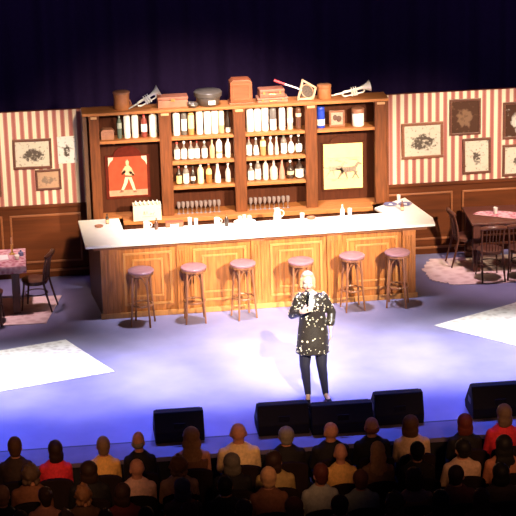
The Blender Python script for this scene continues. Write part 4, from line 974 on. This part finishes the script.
A = [
 (1, -1.28, -5.95, 1.36, 'short brown hair and a dark jacket at far left', 'short', BR, 'long', (.05, .03, .025), 1.05, 0),
 (1, -.83, -5.95, 1.28, 'dark bobbed hair and a red top at left', 'bob', DKB, 'long', sRED, .86, 1),
 (1, -.25, -5.95, 1.29, 'short grey-brown hair and an orange-yellow shirt', 'short', (.2, .12, .07), 'long', sORG, .88, 0),
 (1, .18, -5.95, 1.32, 'receding grey hair and a black suit', 'fringe', GY, 'long', sBLK, 1.05, 2),
 (1, .79, -5.95, 1.33, 'long light brown hair and bare shoulders', 'long', (.26, .13, .065), 'tank', (.16, .07, .04), 1.0, 0),
 (1, 1.35, -5.95, 1.34, 'bald head and a broad cream shirt', None, None, 'long', sCRM, 1.22, 0),
 (1, 1.92, -5.95, 1.24, 'short grey hair and a black jumper', 'short', GY, 'long', sBLK, 1.0, 0),
 (1, 2.44, -5.95, 1.27, 'bald pinkish head and black jacket', None, None, 'long', sBLK, 1.0, 1),
 (1, 2.95, -5.95, 1.30, 'cropped reddish hair and black coat', 'fringe', (.25, .08, .05), 'long', sBLK, 1.0, 0),
 (1, 3.44, -5.95, 1.29, 'dark brown hair and a beige blouse', 'bob', BR, 'long', (.62, .42, .27), 1.05, 2),
 (1, 4.08, -5.95, 1.26, 'dark auburn bobbed hair and a black top', 'bob', RDB, 'long', sBLK, 1.0, 0),
 (1, 4.54, -5.95, 1.35, 'grey-brown long hair and a red jacket at right', 'bob', (.18, .11, .08), 'long', sRED, 1.15, 1),
 (1, 5.05, -5.95, 1.30, 'short black hair and a dark shirt past the right edge', 'short', BK, 'long', sBLK, 1.0, 0),
 (2, -1.11, -6.75, 1.22, 'grey curly hair and a brown coat', 'curly', (.10, .06, .04), 'long', sBRN, 1.0, 0),
 (2, -.45, -6.77, 1.26, 'thick dark brown hair and black cardigan', 'bob', DKB, 'long', sBLK, 1.0, 0),
 (2, .08, -6.79, 1.22, 'bald reddish head and a pale pink shirt', None, None, 'long', sPINK, 1.0, 1),
 (2, .57, -6.80, 1.24, 'wavy light brown hair and a tan blouse', 'curly', (.22, .10, .045), 'long', sTAN, 1.0, 0),
 (2, 1.18, -6.82, 1.20, 'ash grey hair and a black cardigan', 'bob', (.14, .12, .10), 'long', sBLK, 1.0, 0),
 (2, 1.68, -6.84, 1.21, 'dark brown hair and an olive top', 'bob', DKB, 'long', (.34, .24, .10), 1.0, 2),
 (2, 2.43, -6.86, 1.30, 'bald ruddy head and a bright orange shirt', None, None, 'long', sORG, 1.12, 0),
 (2, 2.86, -6.87, 1.29, 'long blonde hair and a patterned brown shawl', 'long', (.44, .24, .11), 'long', (.26, .14, .07), .95, 0),
 (2, 3.32, -6.88, 1.26, 'black tied-up hair and black dress', 'updo', BK, 'long', (.02, .013, .012), 1.0, 0),
 (2, 3.83, -6.90, 1.26, 'black hair and a pale cream blouse', 'short', BK, 'long', (.58, .38, .27), 1.05, 1),
 (2, 4.33, -6.91, 1.28, 'long black hair and a terracotta top', 'long', BK, 'long', (.44, .17, .10), 1.0, 0),
 (3, -1.42, -7.56, 1.30, 'light brown hair and dark coat at the left edge', 'short', (.26, .13, .07), 'long', sBLK, 1.0, 0),
 (3, -.97, -7.58, 1.24, 'dark hair and a dusty pink top', 'updo', DKB, 'long', (.34, .15, .11), 1.0, 1),
 (3, -.54, -7.60, 1.25, 'tall light brown hairdo and tan coat', 'curly', (.24, .11, .05), 'long', (.10, .05, .03), 1.0, 0),
 (3, -.09, -7.63, 1.23, 'dark brown bob and maroon top', 'bob', (.06, .028, .02), 'long', (.16, .03, .03), 1.0, 2),
 (3, .55, -7.60, 1.22, 'grey bob and brown cardigan', 'bob', (.18, .14, .12), 'long', sBRN, 1.0, 0),
 (3, 1.02, -7.63, 1.22, 'black hair and black shirt, holding a phone', 'short', BK, 'long', sBLK, 1.0, 0),
 (3, 1.50, -7.66, 1.34, 'pale blonde cropped hair and brown top', 'short', (.60, .34, .17), 'long', sBRN, 1.0, 0),
 (3, 2.06, -7.69, 1.35, 'short auburn hair and a pale grey shirt', 'short', (.10, .025, .018), 'long', sGRY, 1.0, 1),
 (3, 2.52, -7.72, 1.24, 'reddish brown hair and a grey-green shirt', 'short', (.14, .05, .03), 'long', sGRN, 1.0, 0),
 (3, 3.11, -7.76, 1.23, 'brown bob and an orange-brown top', 'bob', BR, 'tank', (.42, .15, .06), 1.05, 0),
 (3, 3.60, -7.79, 1.16, 'dark hair and a dark plum top', 'short', DKB, 'long', (.10, .03, .035), 1.0, 2),
 (3, 4.08, -7.81, 1.16, 'black bob and a charcoal top', 'bob', BK, 'long', (.04, .025, .025), 1.0, 0),
 (4, -1.22, -8.39, 1.28, 'short brown hair and rust shirt at left', 'short', BR, 'long', (.30, .11, .05), 1.0, 0),
 (4, -.76, -8.41, 1.22, 'grey-brown curls and a dark coat', 'curly', (.12, .07, .045), 'long', sBLK, 1.0, 1),
 (4, -.33, -8.44, 1.24, 'dark hair and a brown shirt', 'short', DKB, 'long', sBRN, 1.0, 0),
 (4, .10, -8.46, 1.25, 'dark bob and a crimson top', 'bob', DKB, 'long', (.42, .03, .045), 1.0, 0),
 (4, .58, -8.42, 1.23, 'auburn hair and dark shirt', 'bob', RDB, 'long', sBLK, 1.0, 2),
 (4, 1.14, -8.46, 1.21, 'brown cropped hair and maroon jacket', 'short', BR, 'long', (.13, .03, .025), 1.0, 0),
 (4, 1.65, -8.49, 1.22, 'russet bob and a dark dress', 'bob', (.14, .04, .022), 'long', sBLK, 1.0, 1),
 (4, 2.16, -8.52, 1.18, 'dark cropped hair and grey jumper', 'short', DKB, 'long', (.12, .10, .09), 1.0, 0),
 (4, 2.75, -8.56, 1.20, 'brown curls and a burgundy top', 'curly', BR, 'long', (.15, .03, .03), 1.0, 0),
 (4, 3.24, -8.58, 1.17, 'black hair and black coat', 'long', BK, 'long', sBLK, 1.0, 0),
 (4, 3.70, -8.61, 1.15, 'dark auburn hair and a plum jacket', 'bob', RDB, 'long', (.10, .025, .03), 1.0, 2),
]
for a in A:
    gap = min([abs(a[1]-b[1]) for b in A if b[0] == a[0] and b is not a])
    a = list(a); a[9] = min(a[9], gap/.508 if gap < .56 or a[9] > 1.1 else 9); audience(*a, gap=gap)
t = thing('phone', (1.13, -7.40, .235), 'black phone with a small blue light in the dark third row', 'phone'); t.location = (1.135, -7.30, -.56+.70); t.rotation_euler = (-.5, 0, 0)
G().box(-.036, .036, -.005, .005, 0, .145).obj('case', M['black'], t, bevel=.003); G().ell((.0, -.0065, .12), (.011, .004, .011), n=10).obj('indicator_light', M['blueled'], t, label if False else None) if False else G().ell((.0, -.0065, .12), (.012, .004, .012), n=10).obj('indicator_light', M['blueled'], t)

# ------------------------------------------------------------------ lights
def spot(name, loc, aim, power, c, angle, blend=.5, size=.25):
    l = bpy.data.lights.new(name, 'SPOT'); l.energy = power; l.color = c; l.spot_size = math.radians(angle); l.spot_blend = blend; l.shadow_soft_size = size
    o = bpy.data.objects.new(name, l); COL.objects.link(o); o.location = loc; o.rotation_euler = (V(aim)-V(loc)).to_track_quat('-Z', 'Y').to_euler(); return o
WARM = (1, .80, .57)
# overhead blue wash
for x in (-2.6, -.4, 1.8, 4.0, 6.2, 8.4):
    spot('overhead_blue_lamp', (x, -1.6, 9.5), (x-.1, -3.7, 0), 5400, (.13, .18, 1), 31, .8, .3)
for x in (-1.9, 6.4):
    spot('added_table_fill', (x, .4, 9.5), (x, .75, 0), 3300, (1, .70, .78), 22, .9, .3)  # unseen pinkish fill added to brighten the rugs and tables
spot('added_counter_fill', (2.3, -.9, 9.5), (2.3, .35, 1.1), 5200, (.92, .86, 1), 36, .7, .3)  # extra overhead fill, added to whiten the counter top
for x in (-2.5, 1.5, 5.5, 9.0):
    spot('added_backdrop_fill', (x, 2.5, 8.6), (x, 4.6, 3.6), 900, (.62, .42, 1), 70, 1, .4)  # purple fill added out of view to lift the curtain folds
# warm front light on the set
spot('front_warm_lamp', (6.5, -10.5, 6.6), (2.6, .8, 1.5), 21000, WARM, 24, .75, .25)
spot('front_warm_lamp', (1.2, -10.5, 6.6), (2.1, .8, 1.5), 10500, WARM, 24, .75, .25)
spot('front_warm_lamp', (7.5, -9.0, 7.0), (5.7, 1.8, 1.5), 12500, WARM, 18, .8, .25)
spot('front_warm_lamp', (1.6, -9.0, 7.0), (-1.1, 1.8, 1.6), 11000, WARM, 15, .8, .25)
# white wash on the middle of the stage
for x in (-2.2, -.4, 1.4, 3.2, 5.0, 6.8, 8.4):
    spot('stage_wash_lamp', (x, -4.2, 9.5), (x, -2.45, 0), 9500 if 0 < x < 6 else 6000, (1, .95, .93), 22, .95, .3)
# follow spot
spot('follow_spot', (3.9, -20, 12), (2.55, -3.5, 1.1), 60000, (1, .94, .84), 7, .9, .15)
# house light on the audience
for x in (-.6, 1.8, 4.2):
    spot('house_lamp', (x, -13.5, 5.0), (x, -5.95, .35), 1250, (1, .45, .18), 16, 1, .4)

w = bpy.data.worlds.new('w'); S.world = w; w.use_nodes = True
w.node_tree.nodes['Background'].inputs[0].default_value = (.10, .08, .22, 1); w.node_tree.nodes['Background'].inputs[1].default_value = .06

# ------------------------------------------------------------------ camera
cam = bpy.data.cameras.new('camera'); co = bpy.data.objects.new('camera', cam); COL.objects.link(co)
r = V((.9927, -.11796, -.0253)).normalized(); f = V((.10479, .94702, -.30361)).normalized(); u = r.cross(f).normalized()
co.matrix_world = Matrix(((r.x, u.x, -f.x, -.8306), (r.y, u.y, -f.y, -28.2729), (r.z, u.z, -f.z, 9.8153), (0, 0, 0, 1)))
cam.sensor_width = 36; cam.lens = 2044.31/516*36; cam.clip_end = 200
S.camera = co
S.view_settings.view_transform = 'Standard'; S.view_settings.look = 'None'; S.view_settings.gamma = 1; S.view_settings.use_curve_mapping = False
S.view_settings.exposure = 0
